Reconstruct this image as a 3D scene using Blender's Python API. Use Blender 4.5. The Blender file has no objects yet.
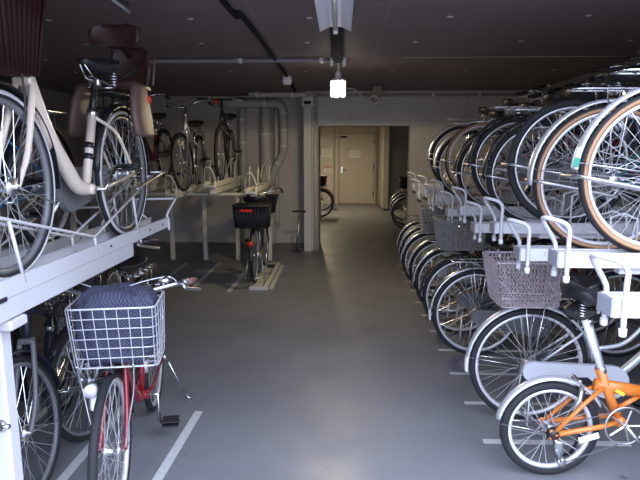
import bpy, math, random
from mathutils import Vector, Matrix
PI = math.pi
scene = bpy.context.scene
C = scene.collection
random.seed(7)

# ------------------------------------------------------------------ camera
F_PX = 560.0
pitch = math.atan(90 / F_PX)
yaw = math.atan(21 / F_PX * math.cos(pitch))
cd = bpy.data.cameras.new('camera')
cd.sensor_width = 36.0
cd.lens = F_PX / 640.0 * 36.0
cd.clip_start = 0.02
cam = bpy.data.objects.new('camera', cd)
C.objects.link(cam)
cam.location = (0, 0, 1.6)
cam.rotation_euler = (PI / 2 - pitch, 0, yaw)
scene.camera = cam

# ------------------------------------------------------------------ daylight outside the entrance
w = bpy.data.worlds.new('daylight')
scene.world = w
w.use_nodes = True
nt = w.node_tree
nt.nodes.clear()
wo = nt.nodes.new('ShaderNodeOutputWorld')
wb_ = nt.nodes.new('ShaderNodeBackground')
wb_.inputs['Color'].default_value = (0.72, 0.80, 1.0, 1)
wb_.inputs['Strength'].default_value = 13.8
# overcast sky: brighter towards the zenith, dim below the horizon
wtc = nt.nodes.new('ShaderNodeTexCoord')
wsp = nt.nodes.new('ShaderNodeSeparateXYZ')
wcr = nt.nodes.new('ShaderNodeValToRGB')
wmr = nt.nodes.new('ShaderNodeMapRange')
wmr.inputs['From Min'].default_value = -1
wmr.inputs['From Max'].default_value = 1
nt.links.new(wtc.outputs['Generated'], wsp.inputs[0])
nt.links.new(wsp.outputs['Z'], wmr.inputs['Value'])
nt.links.new(wmr.outputs['Result'], wcr.inputs['Fac'])
e = wcr.color_ramp.elements
e[0].position = .49; e[0].color = (.12, .12, .13, 1)
e[1].position = 1.0; e[1].color = (.66, .75, 1, 1)
m1 = e.new(.51); m1.color = (.15, .17, .22, 1)
m2 = e.new(.75); m2.color = (.46, .53, .74, 1)
nt.links.new(wcr.outputs['Color'], wb_.inputs['Color'])
nt.links.new(wb_.outputs[0], wo.inputs[0])


def area(name, loc, rot, sx, sy, power, col, portal=False):
    d = bpy.data.lights.new(name, 'AREA')
    d.shape = 'RECTANGLE'
    d.size, d.size_y = sx, sy
    d.energy = power
    d.color = col
    if portal:
        d.cycles.is_portal = True
    o = bpy.data.objects.new(name, d)
    C.objects.link(o)
    o.location = loc
    o.rotation_euler = rot
    return o


area('entrance_portal', (.35, .66, 1.25), (PI / 2, 0, 0), 3.3, 2.5, 1, (1, 1, 1), True)

area('added_gap_portal', (1.45, 1.25, 2.58), (0, 0, 0), 2.9, 1.2, 1, (1, 1, 1), True)  # portal for the unseen roof gap added to brighten the right side

# ------------------------------------------------------------------ exposure
vs = scene.view_settings
vs.view_transform = 'Standard'
vs.look = 'None'
vs.gamma = 1
vs.exposure = 0.0
vs.use_curve_mapping = False
try:
    scene.cycles.use_denoising = True
except Exception:
    pass


# ------------------------------------------------------------------ materials
def mat(name, col, rough=0.5, metal=0.0, noise=0.12, nscale=6.0, bump=0.0, bscale=60.0, spec=0.5, emis=None, est=0.0, coat=0.0, rvar=0.1):
    m = bpy.data.materials.new(name)
    m.use_nodes = True
    n = m.node_tree.nodes
    l = m.node_tree.links
    b = n['Principled BSDF']
    b.inputs['Metallic'].default_value = metal
    b.inputs['Specular IOR Level'].default_value = spec
    b.inputs['Coat Weight'].default_value = coat
    tc = n.new('ShaderNodeTexCoord')
    nz = n.new('ShaderNodeTexNoise')
    nz.inputs['Scale'].default_value = nscale
    nz.inputs['Detail'].default_value = 3
    l.new(tc.outputs['Object'], nz.inputs['Vector'])
    mx = n.new('ShaderNodeMix')
    mx.data_type = 'RGBA'
    l.new(nz.outputs['Fac'], mx.inputs['Factor'])
    mx.inputs['A'].default_value = (*[c * (1 - noise) for c in col], 1)
    mx.inputs['B'].default_value = (*[min(1, c * (1 + noise)) for c in col], 1)
    l.new(mx.outputs['Result'], b.inputs['Base Color'])
    mr = n.new('ShaderNodeMapRange')
    mr.inputs['To Min'].default_value = max(0, rough - rvar)
    mr.inputs['To Max'].default_value = min(1, rough + rvar)
    l.new(nz.outputs['Fac'], mr.inputs['Value'])
    l.new(mr.outputs['Result'], b.inputs['Roughness'])
    if bump:
        n2 = n.new('ShaderNodeTexNoise')
        n2.inputs['Scale'].default_value = bscale
        n2.inputs['Detail'].default_value = 4
        l.new(tc.outputs['Object'], n2.inputs['Vector'])
        bp = n.new('ShaderNodeBump')
        bp.inputs['Strength'].default_value = bump
        bp.inputs['Distance'].default_value = 0.01
        l.new(n2.outputs['Fac'], bp.inputs['Height'])
        l.new(bp.outputs['Normal'], b.inputs['Normal'])
    if emis:
        b.inputs['Emission Color'].default_value = (*emis, 1)
        b.inputs['Emission Strength'].default_value = est
    return m


M = {}
M['chrome'] = mat('chrome', (0.72, 0.72, 0.73), 0.22, 1.0, 0.08)
M['alloy'] = mat('alloy', (0.62, 0.62, 0.63), 0.38, 1.0, 0.1)
M['rim'] = mat('bright_rim', (0.68, 0.68, 0.70), 0.35, 0.35, 0.05)
M['steel'] = mat('spoke_steel', (0.75, 0.75, 0.75), 0.3, 0.75, 0.05)
M['rubber'] = mat('tyre_rubber', (0.022, 0.022, 0.024), 0.7, 0, 0.2, spec=0.3)
M['lighttyre'] = mat('light_grey_tyre', (0.60, 0.58, 0.58), 0.6, 0, 0.08)
M['tan'] = mat('tan_sidewall', (0.40, 0.22, 0.11), 0.6, 0, 0.12)
M['black'] = mat('black_paint', (0.015, 0.015, 0.017), 0.35)
M['plastic'] = mat('black_plastic', (0.02, 0.02, 0.022), 0.5)
M['vinyl'] = mat('saddle_vinyl', (0.018, 0.017, 0.018), 0.42, bump=0.15, bscale=220)
M['rack'] = mat('white_rack_paint', (0.58, 0.57, 0.575), 0.42, 0, 0.05)
M['rackold'] = mat('cream_rack_paint', (0.62, 0.60, 0.50), 0.45, 0, 0.07)
M['rackend'] = mat('rack_end_grey', (0.36, 0.37, 0.42), 0.5)
M['cream'] = mat('cream_paint', (0.72, 0.61, 0.49), 0.3, 0, 0.04, coat=0.4)
M['red'] = mat('red_paint', (0.24, 0.006, 0.014), 0.28, 0, 0.06, coat=0.4)
M['orange'] = mat('orange_paint', (0.72, 0.20, 0.025), 0.3, 0, 0.05, coat=0.4)
M['silver'] = mat('silver_paint', (0.66, 0.67, 0.70), 0.35, 0.5, 0.05)
M['teal'] = mat('teal_paint', (0.025, 0.10, 0.10), 0.35)
M['navy'] = mat('navy_paint', (0.018, 0.022, 0.040), 0.35)
M['blue'] = mat('blue_paint', (0.03, 0.16, 0.34), 0.35)
M['darkred'] = mat('wine_paint', (0.16, 0.012, 0.02), 0.35)
M['greyplastic'] = mat('grey_basket_plastic', (0.25, 0.25, 0.26), 0.5)
M['greycase'] = mat('grey_chain_case', (0.62, 0.63, 0.66), 0.4)
M['darkcase'] = mat('dark_grey_chain_case', (0.16, 0.16, 0.165), 0.35)
M['wire'] = mat('basket_wire', (0.58, 0.58, 0.62), 0.35, 0.4, 0.05)
M['meshwire'] = mat('basket_mesh_wire', (0.44, 0.37, 0.38), 0.45, 0.2, 0.75, 45)
M['blackwire'] = mat('black_basket_wire', (0.02, 0.02, 0.022), 0.45)
M['brown'] = mat('brown_resin', (0.022, 0.007, 0.006), 0.65, spec=.15, bump=0.2, bscale=90)
M['childseat'] = mat('brown_child_seat_plastic', (0.045, 0.018, 0.014), 0.45)
M['tanpad'] = mat('tan_leg_guard', (0.12, 0.072, 0.055), 0.5)
M['grip'] = mat('brown_grip', (0.20, 0.105, 0.085), 0.6)
M['redlens'] = mat('red_reflector', (0.75, 0.03, 0.012), 0.2, spec=0.8)
M['amber'] = mat('amber_reflector', (0.8, 0.30, 0.04), 0.2)
M['white'] = mat('white_plastic', (0.78, 0.78, 0.78), 0.35)
M['yellow'] = mat('yellow_sticker', (0.75, 0.65, 0.05), 0.4)
M['green'] = mat('green_sticker', (0.01, 0.25, 0.15), 0.4)
M['pipe'] = mat('painted_pipe', (0.56, 0.53, 0.46), 0.5, 0, 0.1)
M['duct'] = mat('painted_post', (0.60, 0.57, 0.50), 0.5, 0, 0.06)
M['bracket'] = mat('pipe_bracket', (0.78, 0.77, 0.72), 0.35, 0.1)
M['door'] = mat('door_paint', (0.52, 0.46, 0.37), 0.4, 0, 0.04, 2)
M['doorframe'] = mat('door_frame_paint', (0.44, 0.40, 0.32), 0.4, 0, 0.04)
M['paper'] = mat('paper', (0.78, 0.76, 0.68), 0.8, 0, 0.03)
M['ink'] = mat('ink', (0.36, 0.35, 0.35), 0.8)
M['pink'] = mat('pink_paper', (0.66, 0.33, 0.27), 0.8)
M['mark'] = mat('white_floor_paint', (0.52, 0.53, 0.52), 0.5, 0, 0.22, 30)
M['conduit'] = mat('grey_conduit', (0.30, 0.29, 0.29), 0.45)
M['darkconduit'] = mat('dark_conduit', (0.022, 0.02, 0.022), 0.85, spec=.1)
M['flex'] = mat('tan_flexible_duct', (0.42, 0.34, 0.26), 0.5)
M['fixture'] = mat('white_enamel', (0.86, 0.86, 0.92), 0.35, 0, 0.03)
M['bulb'] = mat('lit_bulb', (0.9, 0.9, 0.9), 0.4, emis=(1.0, 0.93, 0.80), est=9)
M['tube'] = mat('lit_tube', (0.9, 0.9, 0.9), 0.4, emis=(1.0, 0.86, 0.58), est=9)


def floor_material():
    m = bpy.data.materials.new('grey_green_floor_coating')
    m.use_nodes = True
    n = m.node_tree.nodes
    l = m.node_tree.links
    b = n['Principled BSDF']
    tc = n.new('ShaderNodeTexCoord')
    n1 = n.new('ShaderNodeTexNoise')
    n1.inputs['Scale'].default_value = 0.9
    n1.inputs['Detail'].default_value = 6
    n1.inputs['Roughness'].default_value = 0.62
    l.new(tc.outputs['Object'], n1.inputs['Vector'])
    cr = n.new('ShaderNodeValToRGB')
    cr.color_ramp.elements[0].position = 0.3
    cr.color_ramp.elements[0].color = (0.158, 0.160, 0.168, 1)
    cr.color_ramp.elements[1].position = 0.75
    cr.color_ramp.elements[1].color = (0.218, 0.221, 0.233, 1)
    l.new(n1.outputs['Fac'], cr.inputs['Fac'])
    # small dark specks of dirt
    n3 = n.new('ShaderNodeTexNoise')
    n3.inputs['Scale'].default_value = 9
    n3.inputs['Detail'].default_value = 2
    l.new(tc.outputs['Object'], n3.inputs['Vector'])
    r3 = n.new('ShaderNodeValToRGB')
    r3.color_ramp.elements[0].position = 0.20
    r3.color_ramp.elements[0].color = (0.35, 0.33, 0.3, 1)
    r3.color_ramp.elements[1].position = 0.27
    r3.color_ramp.elements[1].color = (1, 1, 1, 1)
    l.new(n3.outputs['Fac'], r3.inputs['Fac'])
    mx = n.new('ShaderNodeMix')
    mx.data_type = 'RGBA'
    mx.blend_type = 'MULTIPLY'
    mx.inputs['Factor'].default_value = 1
    l.new(cr.outputs['Color'], mx.inputs['A'])
    l.new(r3.outputs['Color'], mx.inputs['B'])
    l.new(mx.outputs['Result'], b.inputs['Base Color'])
    n2 = n.new('ShaderNodeTexNoise')
    n2.inputs['Scale'].default_value = 2.2
    n2.inputs['Detail'].default_value = 5
    l.new(tc.outputs['Object'], n2.inputs['Vector'])
    mr = n.new('ShaderNodeMapRange')
    mr.inputs['From Min'].default_value = 0.3
    mr.inputs['From Max'].default_value = 0.7
    mr.inputs['To Min'].default_value = 0.34
    mr.inputs['To Max'].default_value = 0.52
    l.new(n2.outputs['Fac'], mr.inputs['Value'])
    l.new(mr.outputs['Result'], b.inputs['Roughness'])
    n4 = n.new('ShaderNodeTexNoise')
    n4.inputs['Scale'].default_value = 5
    n4.inputs['Detail'].default_value = 4
    l.new(tc.outputs['Object'], n4.inputs['Vector'])
    bp = n.new('ShaderNodeBump')
    bp.inputs['Strength'].default_value = 0.22
    bp.inputs['Distance'].default_value = 0.01
    l.new(n4.outputs['Fac'], bp.inputs['Height'])
    l.new(bp.outputs['Normal'], b.inputs['Normal'])
    return m


def panel_material(name, col, x0, dx, y0, dy, groove=0.45, rough=0.7, axes='XY', wid=0.012):
    """concrete cast against boards: fine joints every dx / dy metres"""
    m = bpy.data.materials.new(name)
    m.use_nodes = True
    n = m.node_tree.nodes
    l = m.node_tree.links
    b = n['Principled BSDF']
    b.inputs['Roughness'].default_value = rough
    tc = n.new('ShaderNodeTexCoord')
    sp = n.new('ShaderNodeSeparateXYZ')
    l.new(tc.outputs['Object'], sp.inputs[0])

    def line(out, o, d):
        a = n.new('ShaderNodeMath'); a.operation = 'SUBTRACT'; a.inputs[1].default_value = o
        l.new(out, a.inputs[0])
        p = n.new('ShaderNodeMath'); p.operation = 'PINGPONG'; p.inputs[1].default_value = d / 2
        l.new(a.outputs[0], p.inputs[0])
        c = n.new('ShaderNodeMath'); c.operation = 'LESS_THAN'; c.inputs[1].default_value = wid
        l.new(p.outputs[0], c.inputs[0])
        return c.outputs[0]
    la = line(sp.outputs[axes[0]], x0, dx)
    lb = line(sp.outputs[axes[1]], y0, dy)
    mxm = n.new('ShaderNodeMath'); mxm.operation = 'MAXIMUM'
    l.new(la, mxm.inputs[0]); l.new(lb, mxm.inputs[1])
    nz = n.new('ShaderNodeTexNoise')
    nz.inputs['Scale'].default_value = 2.5
    nz.inputs['Detail'].default_value = 6
    l.new(tc.outputs['Object'], nz.inputs['Vector'])
    mc = n.new('ShaderNodeMix'); mc.data_type = 'RGBA'
    l.new(nz.outputs['Fac'], mc.inputs['Factor'])
    mc.inputs['A'].default_value = (*[c * 0.86 for c in col], 1)
    mc.inputs['B'].default_value = (*[c * 1.14 for c in col], 1)
    mg = n.new('ShaderNodeMix'); mg.data_type = 'RGBA'
    l.new(mxm.outputs[0], mg.inputs['Factor'])
    l.new(mc.outputs['Result'], mg.inputs['A'])
    mg.inputs['B'].default_value = (*[c * groove for c in col], 1)
    l.new(mg.outputs['Result'], b.inputs['Base Color'])
    n4 = n.new('ShaderNodeTexNoise')
    n4.inputs['Scale'].default_value = 30
    l.new(tc.outputs['Object'], n4.inputs['Vector'])
    bp = n.new('ShaderNodeBump')
    bp.inputs['Strength'].default_value = 0.1
    bp.inputs['Distance'].default_value = 0.01
    l.new(n4.outputs['Fac'], bp.inputs['Height'])
    l.new(bp.outputs['Normal'], b.inputs['Normal'])
    return m


M['floor'] = floor_material()
M['ceiling'] = panel_material('dark_cast_ceiling', (0.215, 0.168, 0.165), -0.71 + 0.12, 0.9, 3.72, 1.8, 1.25, wid=0.008)
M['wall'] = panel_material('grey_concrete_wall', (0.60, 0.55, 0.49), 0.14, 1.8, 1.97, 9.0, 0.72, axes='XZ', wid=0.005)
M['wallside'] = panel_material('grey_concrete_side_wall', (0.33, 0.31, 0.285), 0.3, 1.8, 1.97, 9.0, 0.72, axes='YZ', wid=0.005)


def fabric_material():
    m = bpy.data.materials.new('navy_dotted_fabric')
    m.use_nodes = True
    n = m.node_tree.nodes
    l = m.node_tree.links
    b = n['Principled BSDF']
    b.inputs['Roughness'].default_value = 0.75
    tc = n.new('ShaderNodeTexCoord')
    ck = n.new('ShaderNodeTexChecker')
    ck.inputs['Scale'].default_value = 130
    ck.inputs['Color1'].default_value = (0.016, 0.017, 0.034, 1)
    ck.inputs['Color2'].default_value = (0.062, 0.066, 0.11, 1)
    l.new(tc.outputs['Object'], ck.inputs['Vector'])
    l.new(ck.outputs['Color'], b.inputs['Base Color'])
    nz = n.new('ShaderNodeTexNoise')
    nz.inputs['Scale'].default_value = 14
    l.new(tc.outputs['Object'], nz.inputs['Vector'])
    bp = n.new('ShaderNodeBump')
    bp.inputs['Strength'].default_value = 0.9
    bp.inputs['Distance'].default_value = 0.03
    l.new(nz.outputs['Fac'], bp.inputs['Height'])
    l.new(bp.outputs['Normal'], b.inputs['Normal'])
    return m


M['fabric'] = fabric_material()


# ------------------------------------------------------------------ mesh builder
class MB:
    def __init__(s):
        s.v = []; s.f = []; s.s = []; s.T = None

    def add(s, vs_, fs, smooth=True):
        o = len(s.v)
        if s.T is not None:
            vs_ = [s.T @ Vector(p) for p in vs_]
        s.v += [tuple(p) for p in vs_]
        s.f += [tuple(i + o for i in f) for f in fs]
        s.s += [smooth] * len(fs)
        return s

    def box(s, c, d, R=None, smooth=False):
        vs_ = []
        for dz in (-.5, .5):
            for dy in (-.5, .5):
                for dx in (-.5, .5):
                    p = Vector((dx * d[0], dy * d[1], dz * d[2]))
                    if R is not None:
                        p = R @ p
                    vs_.append(p + Vector(c))
        return s.add(vs_, [(0, 2, 3, 1), (4, 5, 7, 6), (0, 1, 5, 4), (2, 6, 7, 3), (0, 4, 6, 2), (1, 3, 7, 5)], smooth)

    def rbox(s, c, d, r=0.01, R=None):
        """box with chamfered edges"""
        hx, hy, hz = d[0] / 2, d[1] / 2, d[2] / 2
        r = min(r, hx * .9, hy * .9, hz * .9)
        rings = []
        for z, k in ((-hz, r), (-hz + r, 0), (hz - r, 0), (hz, r)):
            x, y = hx - k, hy - k
            q = r
            rings.append([(x - q, -y, z), (x, -y + q, z), (x, y - q, z), (x - q, y, z), (-x + q, y, z), (-x, y - q, z), (-x, -y + q, z), (-x + q, -y, z)])
        vs_ = []
        for rg in rings:
            for p in rg:
                p = Vector(p)
                if R is not None:
                    p = R @ p
                vs_.append(p + Vector(c))
        fs = []
        for i in range(3):
            for j in range(8):
                a = i * 8 + j; b = i * 8 + (j + 1) % 8
                fs.append((a, b, b + 8, a + 8))
        fs.append(tuple(range(7, -1, -1)))
        fs.append(tuple(range(24, 32)))
        return s.add(vs_, fs, False)

    def tube(s, pts, r, n=8, closed=False, flat=None):
        pts = [Vector(p) for p in pts]
        m = len(pts)
        rs = r if isinstance(r, (list, tuple)) else [r] * m
        vs_ = []; N = None
        for i in range(m):
            if closed:
                t = pts[(i + 1) % m] - pts[i - 1]
            else:
                t = pts[min(i + 1, m - 1)] - pts[max(i - 1, 0)]
            if t.length < 1e-9:
                t = Vector((0, 0, 1))
            t.normalize()
            if N is None:
                N = t.orthogonal().normalized()
                if flat is not None:
                    a = Vector(flat[0]); N = (a - t * a.dot(t)).normalized()
            else:
                N = (N - t * N.dot(t))
                if N.length < 1e-6:
                    N = t.orthogonal()
                N.normalize()
            B = t.cross(N)
            kf = flat[1] if flat is not None else 1
            for j in range(n):
                a = 2 * PI * (j + .5) / n
                vs_.append(pts[i] + (N * math.cos(a) + B * math.sin(a) * kf) * rs[i])
        fs = []
        for i in range(m if closed else m - 1):
            for j in range(n):
                a = i * n + j; b = i * n + (j + 1) % n
                c = ((i + 1) % m) * n + j; d = ((i + 1) % m) * n + (j + 1) % n
                fs.append((a, b, d, c))
        if not closed:
            fs.append(tuple(range(n - 1, -1, -1)))
            fs.append(tuple(range((m - 1) * n, m * n)))
        return s.add(vs_, fs, n > 4)

    def lathe(s, prof, c, axis=(0, 1, 0), n=24, closed=False, smooth=True):
        """profile of (radius, along-axis)"""
        ax = Vector(axis).normalized()
        u = ax.orthogonal().normalized()
        v = ax.cross(u)
        c = Vector(c)
        vs_ = []
        for i in range(n):
            a = 2 * PI * i / n
            d = u * math.cos(a) + v * math.sin(a)
            for (r, h) in prof:
                vs_.append(c + d * r + ax * h)
        k = len(prof); fs = []
        for i in range(n):
            for j in range(k if closed else k - 1):
                a = i * k + j; b = i * k + (j + 1) % k
                c2 = ((i + 1) % n) * k + j; d2 = ((i + 1) % n) * k + (j + 1) % k
                fs.append((a, c2, d2, b))
        return s.add(vs_, fs, smooth)

    def ring(s, c, R, r, axis=(0, 1, 0), n=48, k=8, fx=1.0):
        prof = [(R + r * math.cos(2 * PI * j / k), fx * r * math.sin(2 * PI * j / k)) for j in range(k)]
        return s.lathe(prof, c, axis, n, True)

    def loft(s, rings, smooth=True, cap=True):
        n = len(rings[0]); vs_ = [p for r in rings for p in r]; fs = []
        for i in range(len(rings) - 1):
            for j in range(n):
                a = i * n + j; b = i * n + (j + 1) % n
                fs.append((a, b, b + n, a + n))
        if cap:
            fs.append(tuple(range(n - 1, -1, -1)))
            fs.append(tuple(range((len(rings) - 1) * n, len(rings) * n)))
        return s.add(vs_, fs, smooth)

    def prism(s, outline, y0, y1):
        """x,z outline extruded over y"""
        n = len(outline)
        vs_ = [(x, y0, z) for x, z in outline] + [(x, y1, z) for x, z in outline]
        fs = [tuple(range(n)), tuple(range(2 * n - 1, n - 1, -1))]
        for i in range(n):
            j = (i + 1) % n
            fs.append((i, i + n, j + n, j))
        return s.add(vs_, fs, False)

    def build(s, name, m, parent=None):
        me = bpy.data.meshes.new(name)
        me.from_pydata(s.v, [], s.f)
        me.polygons.foreach_set('use_smooth', s.s)
        me.materials.append(m)
        me.update()
        o = bpy.data.objects.new(name, me)
        C.objects.link(o)
        if parent is not None:
            o.parent = parent
        return o


def tag(o, label=None, cat=None, group=None, kind=None):
    if label: o['label'] = label
    if cat: o['category'] = cat
    if group: o['group'] = group
    if kind: o['kind'] = kind
    return o


def thing(name, label, cat, loc=(0, 0, 0), rz=0, group=None):
    o = bpy.data.objects.new(name, None)
    C.objects.link(o)
    o.location = loc
    o.rotation_euler = (0, 0, rz)
    o.empty_display_size = 0.1
    return tag(o, label, cat, group)


def bez(p0, p1, p2, p3, n=8):
    out = []
    for i in range(n + 1):
        t = i / n
        out.append(tuple((1 - t) ** 3 * a + 3 * (1 - t) ** 2 * t * b + 3 * (1 - t) * t * t * c + t ** 3 * d for a, b, c, d in zip(p0, p1, p2, p3)))
    return out


def smoothpath(pts, k=5):
    """Catmull-Rom through the points"""
    P = [Vector(p) for p in pts]
    P = [P[0] * 2 - P[1]] + P + [P[-1] * 2 - P[-2]]
    out = []
    for i in range(1, len(P) - 2):
        for j in range(k):
            t = j / k
            a, b, c, d = P[i - 1], P[i], P[i + 1], P[i + 2]
            out.append(0.5 * ((2 * b) + (c - a) * t + (2 * a - 5 * b + 4 * c - d) * t * t + (3 * b - a - 3 * c + d) * t ** 3))
    out.append(P[-2])
    return out


def struct(name, mb, m, parent=None):
    o = mb.build(name, m, parent)
    if parent is None:
        o['kind'] = 'structure'
    return o


# ------------------------------------------------------------------ the setting
Z_C = 2.5
YB = 9.65      # wall behind the pipes
YL = 8.9       # wall with the opening
XL, XR = -4.4, 2.92
Y0 = 0.75
fl = struct('floor', MB().box((-0.7, 5.0, -0.1), (9.6, 26, 0.2)), M['floor'])
struct('ceiling', MB().box(((XL - .2 + .15) / 2, (Y0 - .1 + 10.1) / 2, Z_C + .1), (.35 - XL, 10.2 - Y0, .2)).box(((XR + .2 + .15) / 2, (1.85 + 10.1) / 2, Z_C + .1), (XR + .05, 10.1 - 1.85, .2)), M['ceiling'])  # unseen front edge shaped for daylight: roof held back over the right side
cl = bpy.data.objects['ceiling']
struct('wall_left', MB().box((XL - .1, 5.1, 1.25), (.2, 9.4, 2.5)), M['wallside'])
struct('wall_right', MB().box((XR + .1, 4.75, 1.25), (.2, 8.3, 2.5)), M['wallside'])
struct('wall_front_light_block', MB().box(((XL - 1.3) / 2, Y0 - .1, 1.25), (-1.3 - XL, .2, 2.5)).box(((XR + 2.0) / 2, Y0 - .1, 1.25), (XR - 2.0, .2, 2.5)), M['wall'])  # unseen front walls, added to narrow the opening and keep daylight off the sides
# ------ back wall: set-back part behind the pipes, return, and the wall with the opening
mb = MB().box(((XL - .57) / 2, YB + .1, 1.25), (-.57 - XL, .2, 2.5))
struct('wall_back', mb, M['wall'])
mb = MB()
mb.box((-.455, YL + .45, 1.25), (.20, .9, 2.5))                       # return beside the opening
mb.box((.36, YL + .1, 2.235), (1.43, .2, .53))                        # over the opening
mb.box(((1.07 + XR + .2) / 2, YL + .1, 1.25), (XR + .2 - 1.07, .2, 2.5))
struct('wall_back_opening', mb, M['wall'])
# inner room beyond the opening
mb = MB().box((.55, 16.95, 1.2), (5.0, .2, 2.4))
struct('wall_inner_back', mb, M['wall'])
mb = MB().box((-1.15, 13.38, 1.2), (.2, 7.04, 2.4))
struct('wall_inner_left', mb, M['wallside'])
mb = MB().box((2.75, 13.0, 1.2), (.2, 7.8, 2.4))
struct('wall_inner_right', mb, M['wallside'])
mb = MB().box((.7, 13.43, 2.42), (4.0, 7.14, .2)).box((1.2, 9.48, 2.42), (3.0, .76, .2))
struct('ceiling_inner', mb, M['wall'])
# pilaster right of the inner door, depth added to shade the wall beyond it
struct('trim_1', MB().box((1.19, 15.9, 1.2), (.14, 1.9, 2.3)), M['doorframe'])
struct('trim_2', MB().box((-.22, 16.80, 1.2), (.05, .06, 2.3)), M['doorframe'])
struct('baseboard_back', MB().box((-2.48, YB - .012, .06), (3.82, .024, .12)), M['pipe'])

# floor marks of the bays (paint on the floor)
for k in range(-1, 11):
    y = 2.93 + .481 * k
    mb = MB().box((1.2 + .0, y, .0012), (.80, .035 if k > 0 else .045, .0024))
    mb.build('painted_bay_line', M['mark'], fl)
for x, y0, y1, a in ((-.895, 1.6, 3.23, -.03), (-1.36, 1.6, 3.3, 0), (-1.83, 1.6, 3.3, 0), (-2.30, 1.6, 3.3, 0),
                     (-1.27, 6.17, 7.3, 0), (-.81, 6.33, 7.7, 0), (-1.73, 6.3, 7.8, 0), (-2.2, 6.3, 7.8, 0), (-2.67, 6.3, 7.8, 0)):
    mb = MB()
    R = Matrix.Rotation(a, 3, 'Z')
    mb.box((x, (y0 + y1) / 2, .0012), (.05, y1 - y0, .0024), R)
    mb.build('painted_bay_line', M['mark'], fl)

# cast-in caps on the ceiling
k = 0
for ix in range(-4, 4):
    for yy in (3.45, 4.05, 4.95, 5.75, 6.7):
        x = -.35 + ix * .92 + (.2 if yy in (4.05, 5.75) else 0) + random.uniform(-.08, .08)
        if x < XL + .2 or x > XR - .2:
            continue
        mb = MB().lathe([(0.0, -.004), (.018, -.004), (.024, 0)], (x, yy, Z_C), (0, 0, 1), 12)
        mb.build('cast_in_cap', M['bracket'], cl)

# ------------------------------------------------------------------ inner door and notices
d = thing('door_1', None, None, (.46, 16.80, 0))
d['kind'] = 'structure'
d['label'] = 'beige steel door at the far end of the passage'
mb = MB().rbox((0, 0, 1.045), (1.02, .045, 2.06), .004)
leaf = mb.build('door_leaf', M['door'], d)
mb = MB()
for sx in (-1, 1):
    mb.box((sx * .545, -.01, 1.06), (.05, .11, 2.14))
mb.box((0, -.01, 2.11), (1.14, .11, .05))
mb.build('door_frame', M['doorframe'], d)
mb = MB().rbox((-.43, -.035, 1.02), (.06, .02, .18), .004)
mb.tube([(-.43, -.03, 1.02), (-.43, -.075, 1.02), (-.33, -.08, 1.02)], .011, 8)
mb.build('door_handle', M['chrome'], d)
for z in (.3, 1.1, 1.85):
    MB().lathe([(0, -.06), (.012, -.06), (.012, .06), (0, .06)], (.505, -.035, z), (0, 0, 1), 8).build('door_hinge', M['darkconduit'], d)
MB().rbox((-.38, -.05, 1.98), (.2, .05, .05), .005).build('door_closer', M['darkconduit'], d)


def notice(label, x, z, w_, h_, y, m, head=None):
    o = MB().box((0, 0, 0), (w_, .002, h_)).build('paper_notice', m)
    o.location = (x, y, z)
    tag(o, label, 'notice', 'notices at the far end of the passage')
    mb = MB()
    for i in range(4):
        mb.box((random.uniform(-.01, .01), -.0015, h_ * (.28 - .17 * i)), (w_ * random.uniform(.55, .8), .001, h_ * .045))
    mb.build('printed_lines', M['ink'], o)
    if head:
        MB().box((0, -.0016, h_ * .44), (w_, .001, h_ * .3)).build('coloured_header', head, o)
    return o


notice('white paper notice taped to the beige far door', .41, 1.49, .33, .22, 16.768, M['paper'])
notice('white paper notice on the wall left of the far door', -.42, 1.52, .31, .22, 16.845, M['paper'])
notice('small notice with red header low on wall left of far door', -.36, 1.02, .29, .19, 16.845, M['paper'], M['pink'])
# inner lamp: tube fitting on the inner ceiling
o = thing('tube_lamp', 'lit tube lamp on the ceiling of the passage beyond the opening', 'lamp', (-.72, 14.3, 2.32))
MB().rbox((0, 0, -.02), (.14, 1.2, .04), .006).build('lamp_body', M['fixture'], o)
MB().tube([(0, -.56, -.07), (0, .56, -.07)], .016, 10).build('lamp_tube', M['tube'], o)
ll = bpy.data.lights.new('passage_light', 'AREA')
ll.shape = 'RECTANGLE'; ll.size = .12; ll.size_y = 1.1; ll.energy = 52; ll.color = (1, .84, .58)
lo = bpy.data.objects.new('passage_light', ll); C.objects.link(lo); lo.parent = o; lo.location = (0, 0, -.10)

# ------------------------------------------------------------------ service post at the corner, pipes, conduits
o = thing('service_post', 'tall grey boxed service post with a control box at the corner left of the opening', 'post', (-.46, YL - .05, 0))
MB().rbox((-.06, .0, 1.14), (.12, .1, 2.28), .004).build('square_post', M['duct'], o)
MB().tube([(.065, .01, 0), (.065, .01, 2.5)], .032, 10).build('round_conduit', M['duct'], o)
MB().rbox((-.055, -.02, 2.33), (.19, .14, .15), .008).build('control_box', M['duct'], o)
MB().rbox((-.055, -.095, 2.315), (.10, .012, .05), .003).build('dark_window', M['darkconduit'], o)


def pipe(name, label, pts, r, brackets, m='pipe', k=6, grp='grey pipes on the back wall'):
    o = MB().tube(smoothpath(pts, k) if len(pts) > 2 else pts, r, 14).build(name, M[m])
    tag(o, label, 'pipe', grp)
    for (p, ax) in brackets:
        mb = MB().lathe([(r + .001, -.018), (r + .008, -.018), (r + .008, .018), (r + .001, .018)], p, ax, 16, True)
        mb.box((Vector(p) + Vector((0, -r - .01, 0))), (.03, .02, .03))
        mb.build('pipe_clamp', M['bracket'], o)
    return o


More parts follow.
